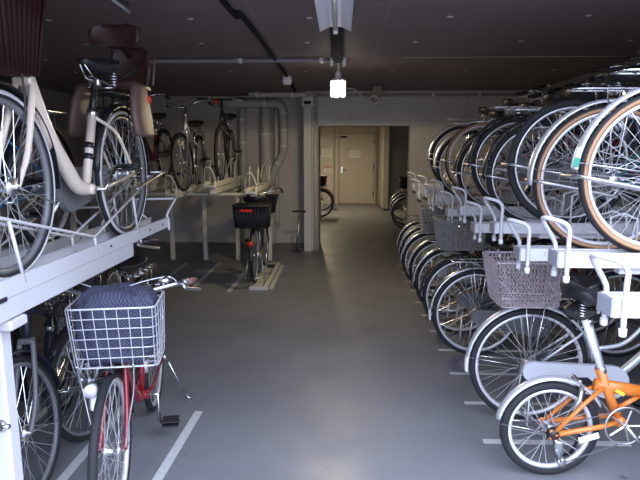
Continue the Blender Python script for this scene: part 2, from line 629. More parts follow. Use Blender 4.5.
yp = YB - .15
pipe('drain_pipe', 'slim vertical grey drain pipe, leftmost on the back wall', [(-1.65, yp, .0), (-1.65, yp, 1.2), (-1.65, yp, 2.30)], .062,
     [((-1.65, yp, 2.1), (0, 0, 1)), ((-1.65, yp, 1.72), (0, 0, 1)), ((-1.65, yp, .8), (0, 0, 1))])
pipe('drain_pipe', 'thickest vertical grey pipe in the middle of the back wall', [(-1.26, yp + .02, .45), (-1.26, yp + .02, 1.2), (-1.26, yp + .02, 2.29)], .098,
     [((-1.26, yp + .02, 1.86), (0, 0, 1)), ((-1.26, yp + .02, 1.35), (0, 0, 1))])
pipe('drain_pipe', 'grey pipe running level under the ceiling then bending down and jogging left',
     [(-2.0, yp - .14, 2.35), (-1.7, yp - .14, 2.35), (-1.15, yp - .14, 2.35), (-1.02, yp - .14, 2.34), (-.955, yp - .13, 2.24), (-.95, yp - .1, 2.12), (-.95, yp - .08, 1.85), (-.955, yp - .07, 1.62), (-1.0, yp - .05, 1.48), (-1.13, yp - .02, 1.25), (-1.18, yp, 1.05), (-1.18, yp, .5), (-1.18, yp, 0)], .068,
     [((-.95, yp - .09, 1.93), (0, 0, 1)), ((-.95, yp - .07, 1.66), (0, 0, 1)), ((-.955, yp - .13, 2.2), (0, 0, 1)), ((-1.25, yp - .14, 2.35), (1, 0, 0)), ((-1.06, yp - .035, 1.37), (.5, 0, .86))])
pipe('drain_pipe', 'thin vertical grey pipe squeezed between thick pipe and bent pipe', [(-1.09, yp + .05, .3), (-1.09, yp + .05, 1.1), (-1.09, yp + .05, 2.29)], .04, [])
pipe('drain_pipe', 'short grey pipe hung level tight under the ceiling beside the service post', [(-1.42, YL - .1, 2.44), (-1.0, YL - .1, 2.44), (-.55, YL - .1, 2.44)], .042,
     [((-1.3, YL - .1, 2.44), (1, 0, 0)), ((-.75, YL - .1, 2.44), (1, 0, 0))])
pipe('conduit_pipe', 'straight grey conduit crossing the ceiling from left to the lamp channel', [(-2.6, 5.72, 2.472), (-1.5, 5.72, 2.472), (-.07, 5.72, 2.472)], .02,
     [((-1.0, 5.72, 2.472), (1, 0, 0)), ((-.2, 5.72, 2.472), (1, 0, 0))], 'conduit', grp='ceiling conduits')
pipe('conduit_pipe', 'dark cable conduit running along the ceiling left of the lamps', [(-.71, 1.6, 2.482), (-.71, 3.8, 2.482), (-.66, 4.0, 2.482), (-.66, 6.9, 2.482), (-.70, 8.7, 2.482)], .018, [], 'darkconduit', grp='ceiling conduits')
pipe('conduit_pipe', 'thin grey conduit along the top of the opening wall', [(-.4, YL - .05, 2.43), (.5, YL - .05, 2.43), (2.9, YL - .05, 2.43)], .022,
     [((.0, YL - .05, 2.43), (1, 0, 0)), ((1.4, YL - .05, 2.43), (1, 0, 0)), ((2.1, YL - .05, 2.43), (1, 0, 0))], 'conduit', grp='ceiling conduits')
pipe('conduit_pipe', 'thin bent cable drooping beside the tan flexible duct', [(.05, 8.2, 2.46), (.18, 8.1, 2.44), (.3, 8.1, 2.34), (.42, 8.2, 2.33), (.5, 8.4, 2.42)], .012, [], 'duct', grp='ceiling conduits')
pipe('conduit_pipe', 'faint thin conduit crossing the right half of the ceiling', [(.6, 5.72, 2.494), (1.6, 5.72, 2.494), (2.75, 5.72, 2.494)], .005, [], 'conduit', grp='ceiling conduits')
# sprinkler / junction cup
o = thing('junction_cup', 'small pale round junction cup on the dark ceiling conduit', 'junction box', (-.66, 7.0, 2.44))
MB().lathe([(0, -.06), (.05, -.055), (.062, -.02), (.055, .05), (0, .06)], (0, 0, 0), (0, 0, 1), 16).build('cup', M['white'], o)
# flexible duct
mb = MB()
pts = [Vector((.52, 8.3, 2.5)), Vector((.50, 8.2, 2.40)), Vector((.46, 8.1, 2.30))]
pp = smoothpath(pts, 20)
mb.tube(pp, [.062 + .007 * math.sin(i * 1.3) for i in range(len(pp))], 16)
o = mb.build('flexible_duct', M['flex'])
tag(o, 'short tan corrugated duct hanging slanted from the ceiling right of the bulb', 'duct')
MB().ring(pp[-1], .062, .01, (pp[-1] - pp[-2]), 16, 6).build('duct_collar', M['bracket'], o)

# ------------------------------------------------------------------ reflector lamp (off) and the lit bulb
o = thing('reflector_lamp', 'white trough reflector lamp on the ceiling, switched off', 'lamp', (-.04, 2.9, 2.42))
L2 = .88
prof = [(-.10, -.07), (-.092, -.045), (-.04, -.02), (-.035, .035), (-.03, .08), (.03, .08), (.035, .035), (.04, -.02), (.092, -.045), (.10, -.07), (.088, -.06), (.035, -.037), (.02, -.037), (.0, -.037), (-.02, -.037), (-.035, -.037), (-.088, -.06)]
mb = MB()
mb.loft([[(x, -L2, z) for x, z in prof], [(x, L2, z) for x, z in prof]], False)
mb.build('reflector', M['fixture'], o)
MB().rbox((0, L2 + .01, -.045), (.03, .02, .07), .004).build('lamp_socket', M['white'], o)
MB().tube([(0, -L2, -.05), (0, L2, -.05)], .014, 10).build('lamp_tube', M['white'], o)
o = thing('lamp_channel', 'dark cable channel on the ceiling joining reflector lamp and bulb', 'conduit', (-.035, 4.75, 2.47))
MB().rbox((0, 0, 0), (.10, 1.95, .05), .004).build('channel', M['darkconduit'], o)
for sx in (-.06, .06):
    MB().lathe([(0, -.05), (.016, -.05), (.02, .0), (.02, .03), (0, .03)], (sx, .85, -.02), (0, 0, 1), 10).build('cable_gland', M['bracket'], o)
o = thing('fluorescent_bulb', 'lit compact fluorescent bulb hanging below the ceiling channel', 'bulb', (-.035, 5.95, 2.5))
MB().tube([(0, -.1, -.03), (0, 0, -.03), (0, 0, -.12)], .012, 8).build('hanger', M['bracket'], o)
MB().lathe([(0, -.10), (.02, -.10), (.03, -.13), (.032, -.17), (.075, -.185), (.075, -.205), (0, -.205)], (0, 0, 0), (0, 0, 1), 16).build('bulb_cap', M['white'], o)
mb = MB()
for i in range(4):
    a = i * PI / 2 + .3
    x, y = .056 * math.cos(a), .056 * math.sin(a)
    dx, dy = .022 * math.cos(a + PI / 2), .017 * math.sin(a + PI / 2)
    mb.tube([(x + dx, y + dy, -.20), (x + dx, y + dy, -.33), (x + dx * .6, y + dy * .6, -.345), (x - dx * .6, y - dy * .6, -.345), (x - dx, y - dy, -.33), (x - dx, y - dy, -.20)], .017, 8)
mb.build('bulb_tubes', M['bulb'], o)
pl = bpy.data.lights.new('bulb_light', 'SPOT')
pl.spot_size = math.radians(180); pl.spot_blend = .08
pl.energy = 66; pl.color = (1, .80, .50); pl.shadow_soft_size = .07
lo = bpy.data.objects.new('bulb_light', pl); C.objects.link(lo); lo.parent = o; lo.location = (0, 0, -.40)


# ------------------------------------------------------------------ bicycle
def arc(cx, cz, R, a0, a1, n=24):
    return [(cx + R * math.cos(math.radians(a0 + (a1 - a0) * i / n)), cz + R * math.sin(math.radians(a0 + (a1 - a0) * i / n))) for i in range(n + 1)]


def wheel(name, root, x, z, R, o, T, gear=False):
    nsp = o.get('spokes', 32)
    tw = o.get('tw', .018)
    seg = 56
    mb = MB(); mb.T = T
    mb.ring((x, 0, z), R - tw, tw, n=seg, k=10)
    t = mb.build(name, M[o.get('tyre', 'rubber')], root)
    if o.get('wall'):
        mb = MB(); mb.T = T
        for sy in (-1, 1):
            mb.lathe([(R - tw * 1.2, sy * tw * .95), (R - tw * 1.05, sy * tw * 1.06), (R - tw * .55, sy * tw * .95), (R - tw * .3, sy * tw * .78), (R - tw * .5, sy * tw * .6)], (x, 0, z), (0, 1, 0), seg, True)
        mb.build('light_sidewall', M[o['wall']], t)
    if o.get('tan'):
        mb = MB(); mb.T = T
        for sy in (-1, 1):
            mb.lathe([(R - tw * 2.15, sy * tw * .62), (R - tw * 1.2, sy * tw * 1.06), (R - tw * .75, sy * tw * 1.02), (R - tw * 1.2, sy * tw * .9)], (x, 0, z), (0, 1, 0), seg, True)
        mb.build('tan_sidewall', M['tan'], t)
    ri = R - tw * 2.0
    mb = MB(); mb.T = T
    mb.lathe([(ri + .004, -.013), (ri - .010, -.012), (ri - .016, 0), (ri - .010, .012), (ri + .004, .013)], (x, 0, z), (0, 1, 0), seg, True)
    mb.build('rim', M['rim' if o.get('tan') else o.get('rim', 'rim')], t)
    mb = MB(); mb.T = T
    hr = .026
    for i in range(nsp):
        a = 2 * PI * i / nsp
        sy = 1 if i % 2 else -1
        b = a + (1 if (i // 2) % 2 else -1) * 1.15
        p = Vector((x + hr * math.cos(b), sy * .028, z + hr * math.sin(b)))
        q = Vector((x + (ri - .012) * math.cos(a), sy * .002, z + (ri - .012) * math.sin(a)))
        mb.tube([p, q], o.get('spr', .0013), 3)
    mb.build('spokes', M['steel'], t)
    mb = MB(); mb.T = T
    mb.lathe([(0, -.055), (.008, -.055), (.010, -.036), (.030, -.034), (.030, -.024), (.018, -.018), (.018, .018), (.030, .024), (.030, .034), (.010, .036), (.008, .055), (0, .055)], (x, 0, z), (0, 1, 0), 16)
    if gear:
        mb.lathe([(0, -.058), (.042, -.056), (.048, -.045), (.048, -.02), (.02, -.018)], (x, 0, z), (0, 1, 0), 20)
    mb.build('hub', M['alloy'], t)
    return t


def fender(name, root, x, z, R, a0, a1, m, T, wd=.026, stays=True, stay_as=None):
    mb = MB(); mb.T = T
    rings = []
    n = 30
    Rf = R + .014
    for i in range(n + 1):
        a = math.radians(a0 + (a1 - a0) * i / n)
        ca, sa = math.cos(a), math.sin(a)
        ring = []
        prof = []
        for j in range(7):
            b = PI * j / 6
            prof.append((-wd * math.cos(b), .014 * math.sin(b)))
        for j in range(6, -1, -1):
            b = PI * j / 6
            prof.append((-(wd - .0025) * math.cos(b), .014 * math.sin(b) - .0025))
        for y, h in prof:
            r = Rf + h
            ring.append((x + r * ca, y, z + r * sa))
        rings.append(ring)
    mb.loft(rings)
    f = mb.build(name, m, root)
    if stays:
        mb = MB(); mb.T = T
        for a in (stay_as or [a0 + (a1 - a0) * .06]):
            a = math.radians(a)
            for sy in (-1, 1):
                mb.tube([(x, sy * .05, z), (x + Rf * math.cos(a), sy * wd, z + Rf * math.sin(a))], .0025, 5)
        mb.build('mudguard_stay', M['chrome'], f)
    return f


def saddle(root, x, z, m, tilt=0, springs=True, scale=1.0):
    mb = MB()
    rings = []
    for i in range(13):
        t = i / 12
        xx = (-.13 + .27 * t)
        wd = (.100 * (1 - max(0, (t - .25) / .75)) ** .9 + .020) if t > .25 else (.12 * math.sqrt(max(0.02, 1 - ((.25 - t) / .27) ** 2)))
        hgt = .045 * (.55 + .45 * math.sin(PI * min(1, t + .15))) + (.012 if t < .3 else 0)
        top = .012 * math.cos(t * PI * 1.6) + (.015 if t < .2 else 0)
        ring = []
        for j in range(12):
            a = 2 * PI * j / 12
            ca, sa = math.cos(a), math.sin(a)
            yy = wd * (abs(ca) ** .8) * (1 if ca > 0 else -1)
            zz = top + (sa * hgt * .35 if sa > 0 else sa * hgt)
            ring.append((x + xx * scale, yy * scale, z + zz * scale))
        rings.append(ring)
    mb.loft(rings)
    s = mb.build('saddle', m, root)
    mb = MB()
    for sy in (-1, 1):
        if springs:
            for q in range(1):
                hel = []
                for i in range(49):
                    a = i / 48 * 2 * PI * 5
                    hel.append((x - .085 + .018 * math.cos(a), sy * .055 + .018 * math.sin(a), z - .035 - .065 * i / 48))
                mb.tube(hel, .003, 5)
        mb.tube([(x - .085, sy * .055, z - .1), (x - .03, sy * .022, z - .075), (x + .05, sy * .02, z - .07), (x + .12, sy * .01, z - .02)], .0042, 6)
    mb.tube([(x - .085, -.055, z - .1), (x - .085, .055, z - .1)], .0042, 6)
    mb.rbox((x, 0, z - .085), (.04, .05, .035), .006)
    mb.build('saddle_springs', M['chrome'], s)
    return s


def basket(root, name, cx, z0, kind, m, T=None, lx=.25, wy=.36, h=.24, tx=.06, ty=.05, off=.03):
    """tapered open basket; bottom smaller than top, off shifts the top outward"""
    mb = MB(); mb.T = T

    def rect(t):
        ax = lx / 2 - tx * (1 - t)
        ay = wy / 2 - ty * (1 - t)
        c = cx + off * t
        z = z0 + h * t
        return c, ax, ay, z

    def loop(t, r):
        c, ax, ay, z = rect(t)
        q = .03
        pts = []
        for (sx, sy, a0) in ((1, -1, -90), (1, 1, 0), (-1, 1, 90), (-1, -1, 180)):
            for k in range(4):
                a = math.radians(a0 + 30 * k)
                pts.append((c + sx * (ax - q) + q * math.cos(a), sy * (ay - q) + q * math.sin(a), z))
        mb.tube(pts, r, 6, True)
    if kind in ('wire', 'grid', 'slot', 'mesh'):
        nv, nh, rv, rh = {'wire': (.042, 6, .0021, .0023), 'grid': (.03, 8, .002, .002), 'slot': (.035, 13, .004, .004), 'mesh': (.021, 9, .0016, .0016)}[kind]
        loop(1, .006 if kind != 'wire' else .0045)
        loop(0, .004)
        for i in range(1, nh):
            loop(i / nh, rh)
        c0, ax0, ay0, zz0 = rect(0)
        c1, ax1, ay1, zz1 = rect(1)
        nx = max(2, int(2 * ax0 / nv)); ny = max(2, int(2 * ay0 / nv))
        skew = .5 if kind == 'mesh' else 0
        for i in range(nx + 1):
            u = -1 + 2 * i / nx
            u *= .93
            for sy in (-1, 1):
                mb.tube([(c0 + u * ax0, sy * ay0, zz0), (c1 + u * ax1, sy * ay1, zz1)], rv, 4)
            mb.tube([(c0 + u * ax0, -ay0, zz0), (c0 + u * ax0, ay0, zz0)], rv, 4)
        for i in range(ny + 1):
            u = (-1 + 2 * i / ny) * .93
            for sx in (-1, 1):
                mb.tube([(c0 + sx * ax0, u * ay0, zz0), (c1 + sx * ax1, u * ay1, zz1)], rv, 4)
            mb.tube([(c0 - ax0, u * ay0, zz0), (c0 + ax0, u * ay0, zz0)], rv, 4)
        if kind == 'mesh':
            # diagonal strands of the expanded mesh
            nd = 20
            for sy in (-1, 1):
                for i in range(-8, nd):
                    for dr in (1, -1):
                        u0 = -1 + 2 * i / nd
                        u1 = u0 + .75
                        ta, tb = 0.0, 1.0
                        if u0 < -.97:
                            ta = (-.97 - u0) / .75; u0 = -.97
                        if u1 > .97:
                            tb = ta + (.97 - u0) / .75; u1 = .97
                        if ta >= 1 or tb <= ta:
                            continue
                        pa = (c0 + off * ta + dr * u0 * (ax0 + (ax1 - ax0) * ta), sy * (ay0 + (ay1 - ay0) * ta), zz0 + h * ta)
                        pb = (c0 + off * tb + dr * u1 * (ax0 + (ax1 - ax0) * tb), sy * (ay0 + (ay1 - ay0) * tb), zz0 + h * tb)
                        mb.tube([pa, pb], .0017, 3)
            for sx in (-1, 1):
                for i in range(-8, nd):
                    for dr in (1, -1):
                        u0 = -1 + 2 * i / nd
                        u1 = u0 + .75
                        ta, tb = 0.0, 1.0
                        if u0 < -.97:
                            ta = (-.97 - u0) / .75; u0 = -.97
                        if u1 > .97:
                            tb = ta + (.97 - u0) / .75; u1 = .97
                        if ta >= 1 or tb <= ta:
                            continue
                        pa = (c0 + off * ta + sx * (ax0 + (ax1 - ax0) * ta), dr * u0 * (ay0 + (ay1 - ay0) * ta), zz0 + h * ta)
                        pb = (c0 + off * tb + sx * (ax0 + (ax1 - ax0) * tb), dr * u1 * (ay0 + (ay1 - ay0) * tb), zz0 + h * tb)
                        mb.tube([pa, pb], .0017, 3)
    else:   # solid moulded tub with ribs
        rings = []
        for t in (0, .5, .97, 1.0, 1.0, .97, .5, .03):
            pass

        def rr(t, k):
            c, ax, ay, z = rect(t)
            ax -= k; ay -= k
            q = .04
            pts = []
            for (sx, sy, a0) in ((1, -1, -90), (1, 1, 0), (-1, 1, 90), (-1, -1, 180)):
                for kk in range(4):
                    a = math.radians(a0 + 30 * kk)
                    pts.append((c + sx * (ax - q) + q * math.cos(a), sy * (ay - q) + q * math.sin(a), z))
            return pts
        mb.loft([rr(0, 0), rr(.5, 0), rr(.93, 0), rr(.93, -.012), rr(1, -.012), rr(1, .004), rr(.5, .006), rr(.02, .008)])
        c0, ax0, ay0, zz0 = rect(0)
        c1, ax1, ay1, zz1 = rect(.93)
        for i in range(9):
            u = (-1 + 2 * i / 8) * .85
            for sx in (-1, 1):
                mb.tube([(c0 + sx * ax0, u * ay0, zz0), (c1 + sx * ax1, u * ay1, zz1)], .007, 5)
            for sy in (-1, 1):
                mb.tube([(c0 + u * ax0, sy * ay0, zz0), (c1 + u * ax1, sy * ay1, zz1)], .007, 5)
    return mb.build(name, m, root)


def bike(label, loc, heading, **o):
    """origin: ground under the rear hub, x forward. heading = world angle of forward."""
    grp = o.get('group')
    root = thing(o.get('name', 'bicycle'), label, 'bicycle', loc, heading, grp)
    if o.get('lean'):
        root.rotation_euler = (o['lean'], 0, heading)
    R = o.get('R', .335)
    wb = o.get('wb', 1.08)
    fm = M[o.get('frame', 'silver')]
    style = o.get('style', 'step')
    bx, bz = o.get('bb', (.45, .28))
    tanh = math.tan(math.radians(20))
    # steering axis: passes (wb-.05,R), leaning back 20 deg
    ax0 = Vector((wb - .05, 0, R)); axd = Vector((-math.sin(math.radians(20)), 0, math.cos(math.radians(20))))

    def sa(z):
        t = (z - R) / axd.z
        return ax0 + axd * t
    T = None
    if o.get('steer'):
        T = Matrix.Translation(ax0) @ Matrix.Rotation(math.radians(o['steer']), 4, axd) @ Matrix.Translation(-ax0)
    hz0, hz1 = (R + .38, R + .53) if style != 'folding' else (.56, .66)
    h0, h1 = sa(hz0), sa(hz1)
    seat_z = o.get('seat_z', .84)
    ang = math.radians(o.get('seat_a', 19))
    def st(z):
        return Vector((bx - (z - bz) * math.tan(ang), 0, z))
    stz = o.get('st_top', R + .27)
    # ---- frame
    mb = MB()
    r1 = o.get('tube_r', .017)
    if style != 'folding':
        mb.tube([h0, h1], .021, 12)
        mb.lathe([(0, -.04), (.024, -.04), (.024, .04), (0, .04)], (bx, 0, bz), (0, 1, 0), 14)
    if style == 'step':           # one sweeping low tube
        rr = o.get('down_r', .024)
        mb.tube(smoothpath([h0 + Vector((0, 0, .02)), h0.lerp(Vector((bx + .19, 0, bz + .07)), .5) + Vector((-.0, 0, -.0)), (bx + .17, 0, bz + .10), (bx + .08, 0, bz + .02), (bx, 0, bz + .0)], 6), rr, 12)
        if o.get('double'):
            mb.tube(smoothpath([h1 + Vector((0, 0, -.03)), h1.lerp(Vector((bx + .12, 0, bz + .24)), .55) + Vector((0, 0, -.03)), (bx + .10, 0, bz + .21), st(bz + .17)], 6), .013, 10)
        mb.tube([(bx, 0, bz), st(stz)], r1, 12)
    elif style == 'mixte':
        mb.tube([h0 + Vector((0, 0, .015)), (bx, 0, bz)], r1 + .001, 12)
        mb.tube([h1 - Vector((0, 0, .03)), st(bz + .22)], .013, 10)
        mb.tube([(bx, 0, bz), st(stz)], r1, 12)
    elif style == 'diamond':
        mb.tube([h0 + Vector((0, 0, .015)), (bx, 0, bz)], r1 + .003, 12)
        mb.tube([h1 - Vector((0, 0, .02)), st(stz + .08)], r1, 12)
        mb.tube([(bx, 0, bz), st(stz + .1)], r1, 12)
    if style != 'folding':
        top = st(stz - .02)
        for sy in (-1, 1):
            mb.tube([(bx - .01, sy * .02, bz), (bx - .1, sy * .045, bz + .0), (0, sy * .058, R)], .009, 8)
            if o.get('curved_stay'):
                mb.tube(smoothpath([top + Vector((0, sy * .018, 0)), top + Vector((-.13, sy * .05, -.055)), (.10, sy * .058, R + .11), (.0, sy * .058, R + .0)], 6), .0085, 8)
            else:
                mb.tube([top + Vector((0, sy * .015, 0)), top.lerp(Vector((0, 0, R)), .25) + Vector((0, sy * .045, 0)), (0, sy * .058, R)], .0075, 8)
            mb.rbox((0, sy * .058, R), (.045, .006, .035), .002)
    frame = mb.build('frame', fm, root)
    if o.get('bands'):
        mb = MB()
        pth = smoothpath([top + Vector((0, -.018, 0)), top + Vector((-.13, -.05, -.055)), (.10, -.058, R + .11), (.0, -.058, R + .0)], 6)
        for q in (3, 6, 9):
            MB().tube([pth[q], pth[q + 1]], .0098, 8).build('black_frame_band', M['black'], frame)
        for q in (.35, .40):
            MB().tube([st(bz + q - .22), st(bz + q - .195)], r1 + .0012, 12).build('black_frame_band', M['black'], frame)
    # ---- wheels
    wheel('rear_wheel', root, 0, R, R, o, None, bool(o.get('case')))
    if not o.get('no_front'):
        wheel('front_wheel', root, wb, R, R, o, T)
    # ---- fork
    mb = MB(); mb.T = T
    crown = sa(R + .37 if style != 'folding' else R + .28)
    for sy in (-1, 1):
        mb.tube(smoothpath([crown + Vector((0, sy * .028, 0)), crown + Vector((.02, sy * .036, -.05)), sa(R + .12) + Vector((.01, sy * .05, 0)), (wb, sy * .052, R)], 5), [.0125] * 8 + [.0115] * 4 + [.010] * 4, 8)
    mb.rbox(crown, (.045, .07, .028), .006)
    mb.tube([crown, sa(hz1 + .03)], .014, 8)
    fork_m = M[o['fork']] if o.get('fork') else fm
    fork = mb.build('fork', fork_m, root)
    # ---- fenders
    if o.get('fend'):
        fender('rear_mudguard', root, 0, R, R, o.get('ra0', 184), o.get('ra1', 5), M[o['fend']], None, wd=o.get('fwd', .026), stays=True, stay_as=[172])
        if not o.get('no_front'):
            fender('front_mudguard', root, wb, R, R, o.get('fa0', 42), o.get('fa1', 205), M[o.get('ffend', o['fend'])], T, stay_as=[196])
        if o.get('white_tip'):
            mb = MB()
            rings = []
            for i in range(7):
                a = math.radians(o.get('ra0', 184) - 14 * i / 6 - 1)
                ring = []
                for j in range(7):
                    b = PI * j / 6
                    ring.append(((R + .0155 + .0145 * math.sin(b)) * math.cos(a), -.0275 * math.cos(b), R + (R + .0155 + .0145 * math.sin(b)) * math.sin(a)))
                rings.append(ring)
            mb.loft(rings, cap=False)
            mb.build('mudguard_tip', M[o['white_tip']], root)
    # ---- chain case / crank
    if o.get('case'):
        out = []
        for i in range(13):
            a = math.radians(-90 + 180 * i / 12)
            out.append((bx + .10 * math.cos(a), bz - .005 + .10 * math.sin(a)))
        for i in range(9):
            a = math.radians(90 + 180 * i / 8)
            out.append((-.0 + .058 * math.cos(a), R - .01 + .058 * math.sin(a)))
        MB().prism(out, -.088, -.060).build('chain_case', M[o['case']], root)
    else:
        mb = MB()
        mb.lathe([(o.get('ring_r', .088) - .008, -.003), (o.get('ring_r', .088), -.003), (o.get('ring_r', .088), .003), (o.get('ring_r', .088) - .008, .003)], (bx, -.062, bz), (0, 1, 0), 36, True)
        for i in range(5):
            a = 2 * PI * i / 5
            mb.tube([(bx, -.062, bz), (bx + .083 * math.cos(a), -.062, bz + .083 * math.sin(a))], .005, 4)
        mb.build('chainring', M[o.get('ringm', 'alloy')], root)
        mb = MB()
        mb.tube([(bx, -.062, bz + .086), (0, -.055, R + .035)], .0035, 4)
        mb.tube([(bx, -.062, bz - .086), (0, -.055, R - .035)] if style != 'folding' else [(bx, -.062, bz - .086), (.03, -.055, R - .16), (.01, -.055, R - .10), (0, -.055, R - .035)], .0035, 4)
        mb.lathe([(.0, -.075), (.02, -.075), (.038, -.05), (.0, -.05)], (0, 0, R), (0, 1, 0), 16)
        mb.build('chain', M['alloy' if style != 'folding' else 'black'], root)
    ca = math.radians(o.get('crank', -35))
    mb = MB()
    ends = []
    for sy, aa in ((-1, ca), (1, ca + PI)):
        e = Vector((bx + .165 * math.cos(aa), sy * .09, bz + .165 * math.sin(aa)))
        mb.tube([(bx, 0, bz), (bx, sy * .088, bz), e], .009, 8)
        ends.append((e, sy))
    cr = mb.build('crank', M['chrome'], root)
    for e, sy in ends:
        mb = MB()
        mb.rbox(e + Vector((0, sy * .06, .012)), (.085, .09, .008), .003)
        mb.rbox(e + Vector((0, sy * .06, -.012)), (.085, .09, .008), .003)
        mb.tube([e, e + Vector((0, sy * .10, 0))], .007, 8)
        mb.build('pedal', M['plastic'], cr)
    # ---- seat post and saddle
    sp = st(seat_z - .09)
    MB().tube([st(stz - .02), sp + Vector((0, 0, .01))], o.get('post_r', .0135), 12).build('seat_post', M[o.get('post', 'chrome')], root)
    MB().lathe([(0, -.015), (r1 + .006, -.015), (r1 + .006, .015), (0, .015)], st(stz), (math.sin(-ang), 0, math.cos(ang)), 12).build('seat_clamp', M['chrome'], root)
    saddle(root, sp.x + o.get('seat_x', 0), seat_z, M[o.get('seatm', 'vinyl')], springs=o.get('springs', True), scale=o.get('seat_s', 1.0))
    # ---- handlebar
    bt = o.get('bars', 'swept')
    mb = MB(); mb.T = T
    hb = sa(o.get('bar_z', hz1 + .13))
    mb.tube([sa(hz1), hb], .0125, 10)
    if style == 'folding':
        mb.tube([sa(hz0), hb], .017, 12)
    mb.tube([hb, hb + Vector((.05, 0, .01))], .012, 8)
    c = hb + Vector((.05, 0, .01))
    paths = []
    for sy in (-1, 1):
        if bt == 'swept':
            bw = o.get('bar_w', 1)
            pts = [c, c + Vector((.02, sy * .06, .0)), c + Vector((.03, sy * .14, .04)), c + Vector((-.02, sy * .23 * bw, .06)), c + Vector((-.10, sy * .265 * bw, .05)), c + Vector((-.21, sy * .285 * bw, .03))]
        else:
            pts = [c, c + Vector((0, sy * .1, .0)), c + Vector((-.01, sy * .2, .01)), c + Vector((-.03, sy * .29, .01))]
        pth = smoothpath(pts, 5)
        paths.append((sy, pth))
        mb.tube(pth[:-1] if True else pth, .011, 8)
    hbar = mb.build('handlebar', M['chrome' if o.get('barm') is None else o['barm']], root)
    for sy, pth in paths:
        a, b = pth[-6], pth[-1]
        dr = (b - a).normalized()
        mb = MB(); mb.T = T
        mb.tube([b - dr * .115, b - dr * .06, b + dr * .012], [.0155, .0165, .0155], 10)
        mb.build('grip', M[o.get('gripm', 'plastic')], hbar)
        mb = MB(); mb.T = T
        p = b - dr * .15
        mb.tube(smoothpath([p, p + Vector((.03, sy * .005, -.02)) if bt == 'swept' else p + Vector((.04, 0, -.01)), b + Vector((.03, sy * .03, -.04)) if bt == 'swept' else b + Vector((.05, 0, -.02))], 5), [.009] * 3 + [.006] * 8, 8, flat=((0, 0, 1), 1.3))
        mb.rbox(p, (.03, .028, .032), .006)
        mb.build('brake_lever', M['alloy'], hbar)
        # cable loop
        mb = MB(); mb.T = T
        q = p + Vector((.03, -sy * .02, .0))
        mb.tube(smoothpath([q, q + Vector((.05, -sy * .06, .045)), c + Vector((.09, sy * .02, .05)), c + Vector((.07, 0, -.10)), sa(hz0) + Vector((.035, 0, .02))], 6), .0028, 5)
        mb.build('brake_cable', M[o.get('cablem', 'black')], hbar)
    if o.get('bell'):
        mb = MB(); mb.T = T
        sy, pth = paths[1 if o['bell'] > 0 else 0]
        p = pth[13]
        mb.lathe([(0, -.004), (.014, -.004), (.014, .012), (.028, .012), (.028, .018), (.022, .03), (.010, .036), (0, .037)], p + Vector((0, 0, .012)), (0, 0, 1), 18)
        mb.build('bell', M['chrome'], hbar)
    # ---- lamp
    if o.get('lamp'):
        mb = MB(); mb.T = T
        yl = o.get('lamp_y', -.065)
        mb.lathe([(0, -.05), (.014, -.045), (.024, -.01), (.028, .022), (.0, .03)], (wb - .02, yl, R + .27), (1, 0, 0), 14)
        mb.rbox((wb - .05, yl, R + .20), (.035, .03, .07), .008)
        mb.build('dynamo_lamp', M[o['lamp']], root)
    # ---- baskets, carrier
    if o.get('bf'):
        k, mm = o['bf']
        bs = o.get('bfs', {})
        tb = Matrix(T) if T is not None else None
        if o.get('bf_y'):
            tb = Matrix.Translation((0, o['bf_y'], 0))
        b = basket(root, 'front_basket', wb + o.get('bf_x', .035), R + .40 + o.get('bf_z', 0), k, M[mm], tb, **bs)
        mb = MB(); mb.T = T
        for sy in (-1, 1):
            mb.tube(smoothpath([(wb, sy * .055, R), (wb + .01, sy * .08, R + .15), (wb - .0, sy * .10, R + .26), (wb + .02, sy * .11, R + .36), (wb + .03, sy * .11, R + .395)], 5), .004, 6)
        mb.build('basket_stay', M[o.get('staym', 'chrome')], b)
    if o.get('carrier', True):
        mb = MB()
        zc = R * 2 + .07
        for sy in (-1, 1):
            mb.tube(smoothpath([(.20, sy * .045, zc), (.05, sy * .06, zc), (-.17, sy * .06, zc), (-.21, sy * .03, zc)], 4), .005, 6)
            mb.tube([(-.06, sy * .06, zc), (0, sy * .065, R)], .004, 6)
            mb.tube([(.06, sy * .06, zc), (0, sy * .065, R)], .004, 6)
        for xx in (-.21, -.12, -.02, .08, .2):
            mb.tube([(xx, -.055, zc), (xx, .055, zc)], .004, 6)
        mb.build('rear_carrier', M[o.get('carm', 'chrome')], root)
    if o.get('br'):
        k, mm = o['br']
        basket(root, 'rear_basket', o.get('brx', -.04), R * 2 + .085 + o.get('brz', 0), k, M[mm], None, **o.get('brs', {}))
    if o.get('lens', False):
        p = (-(R + .03) * math.cos(math.radians(28)), 0, R + (R + .035) * math.sin(math.radians(28)))
        MB().lathe([(0, -.012), (.018, -.012), (.020, .006), (.012, .012), (0, .013)], p, (-1, 0, .4), 14).build('rear_reflector', M['redlens'], root)
    # ---- stand
    sd = o.get('stand', 'up')
    mb = MB()
    if sd == 'up':
        for sy in (-1, 1):
            mb.tube(smoothpath([(.02, sy * .075, R - .08), (-.10, sy * .085, R - .055), (-.36, sy * .105, R - .005)], 4), .0085, 8)
        mb.tube([(-.36, -.105, R - .005), (-.36, .105, R - .005)], .007, 6)
    elif sd == 'down':
        for sy in (-1, 1):
            mb.tube([(0, sy * .075, R), (-.03, sy * .12, .02), (.03, sy * .13, .008)], .008, 8)
        mb.tube([(-.03, -.12, .06), (-.03, .12, .06)], .006, 6)
    elif sd == 'side':
        mb.tube([(-.02, .07, R - .02), (-.06, .19, .02)], .0065, 8)
        mb.tube([(-.06, .19, .02), (-.075, .215, .008)], .009, 8)
        mb.tube([(.0, .06, R), (-.02, .08, R - .05)], .010, 8)
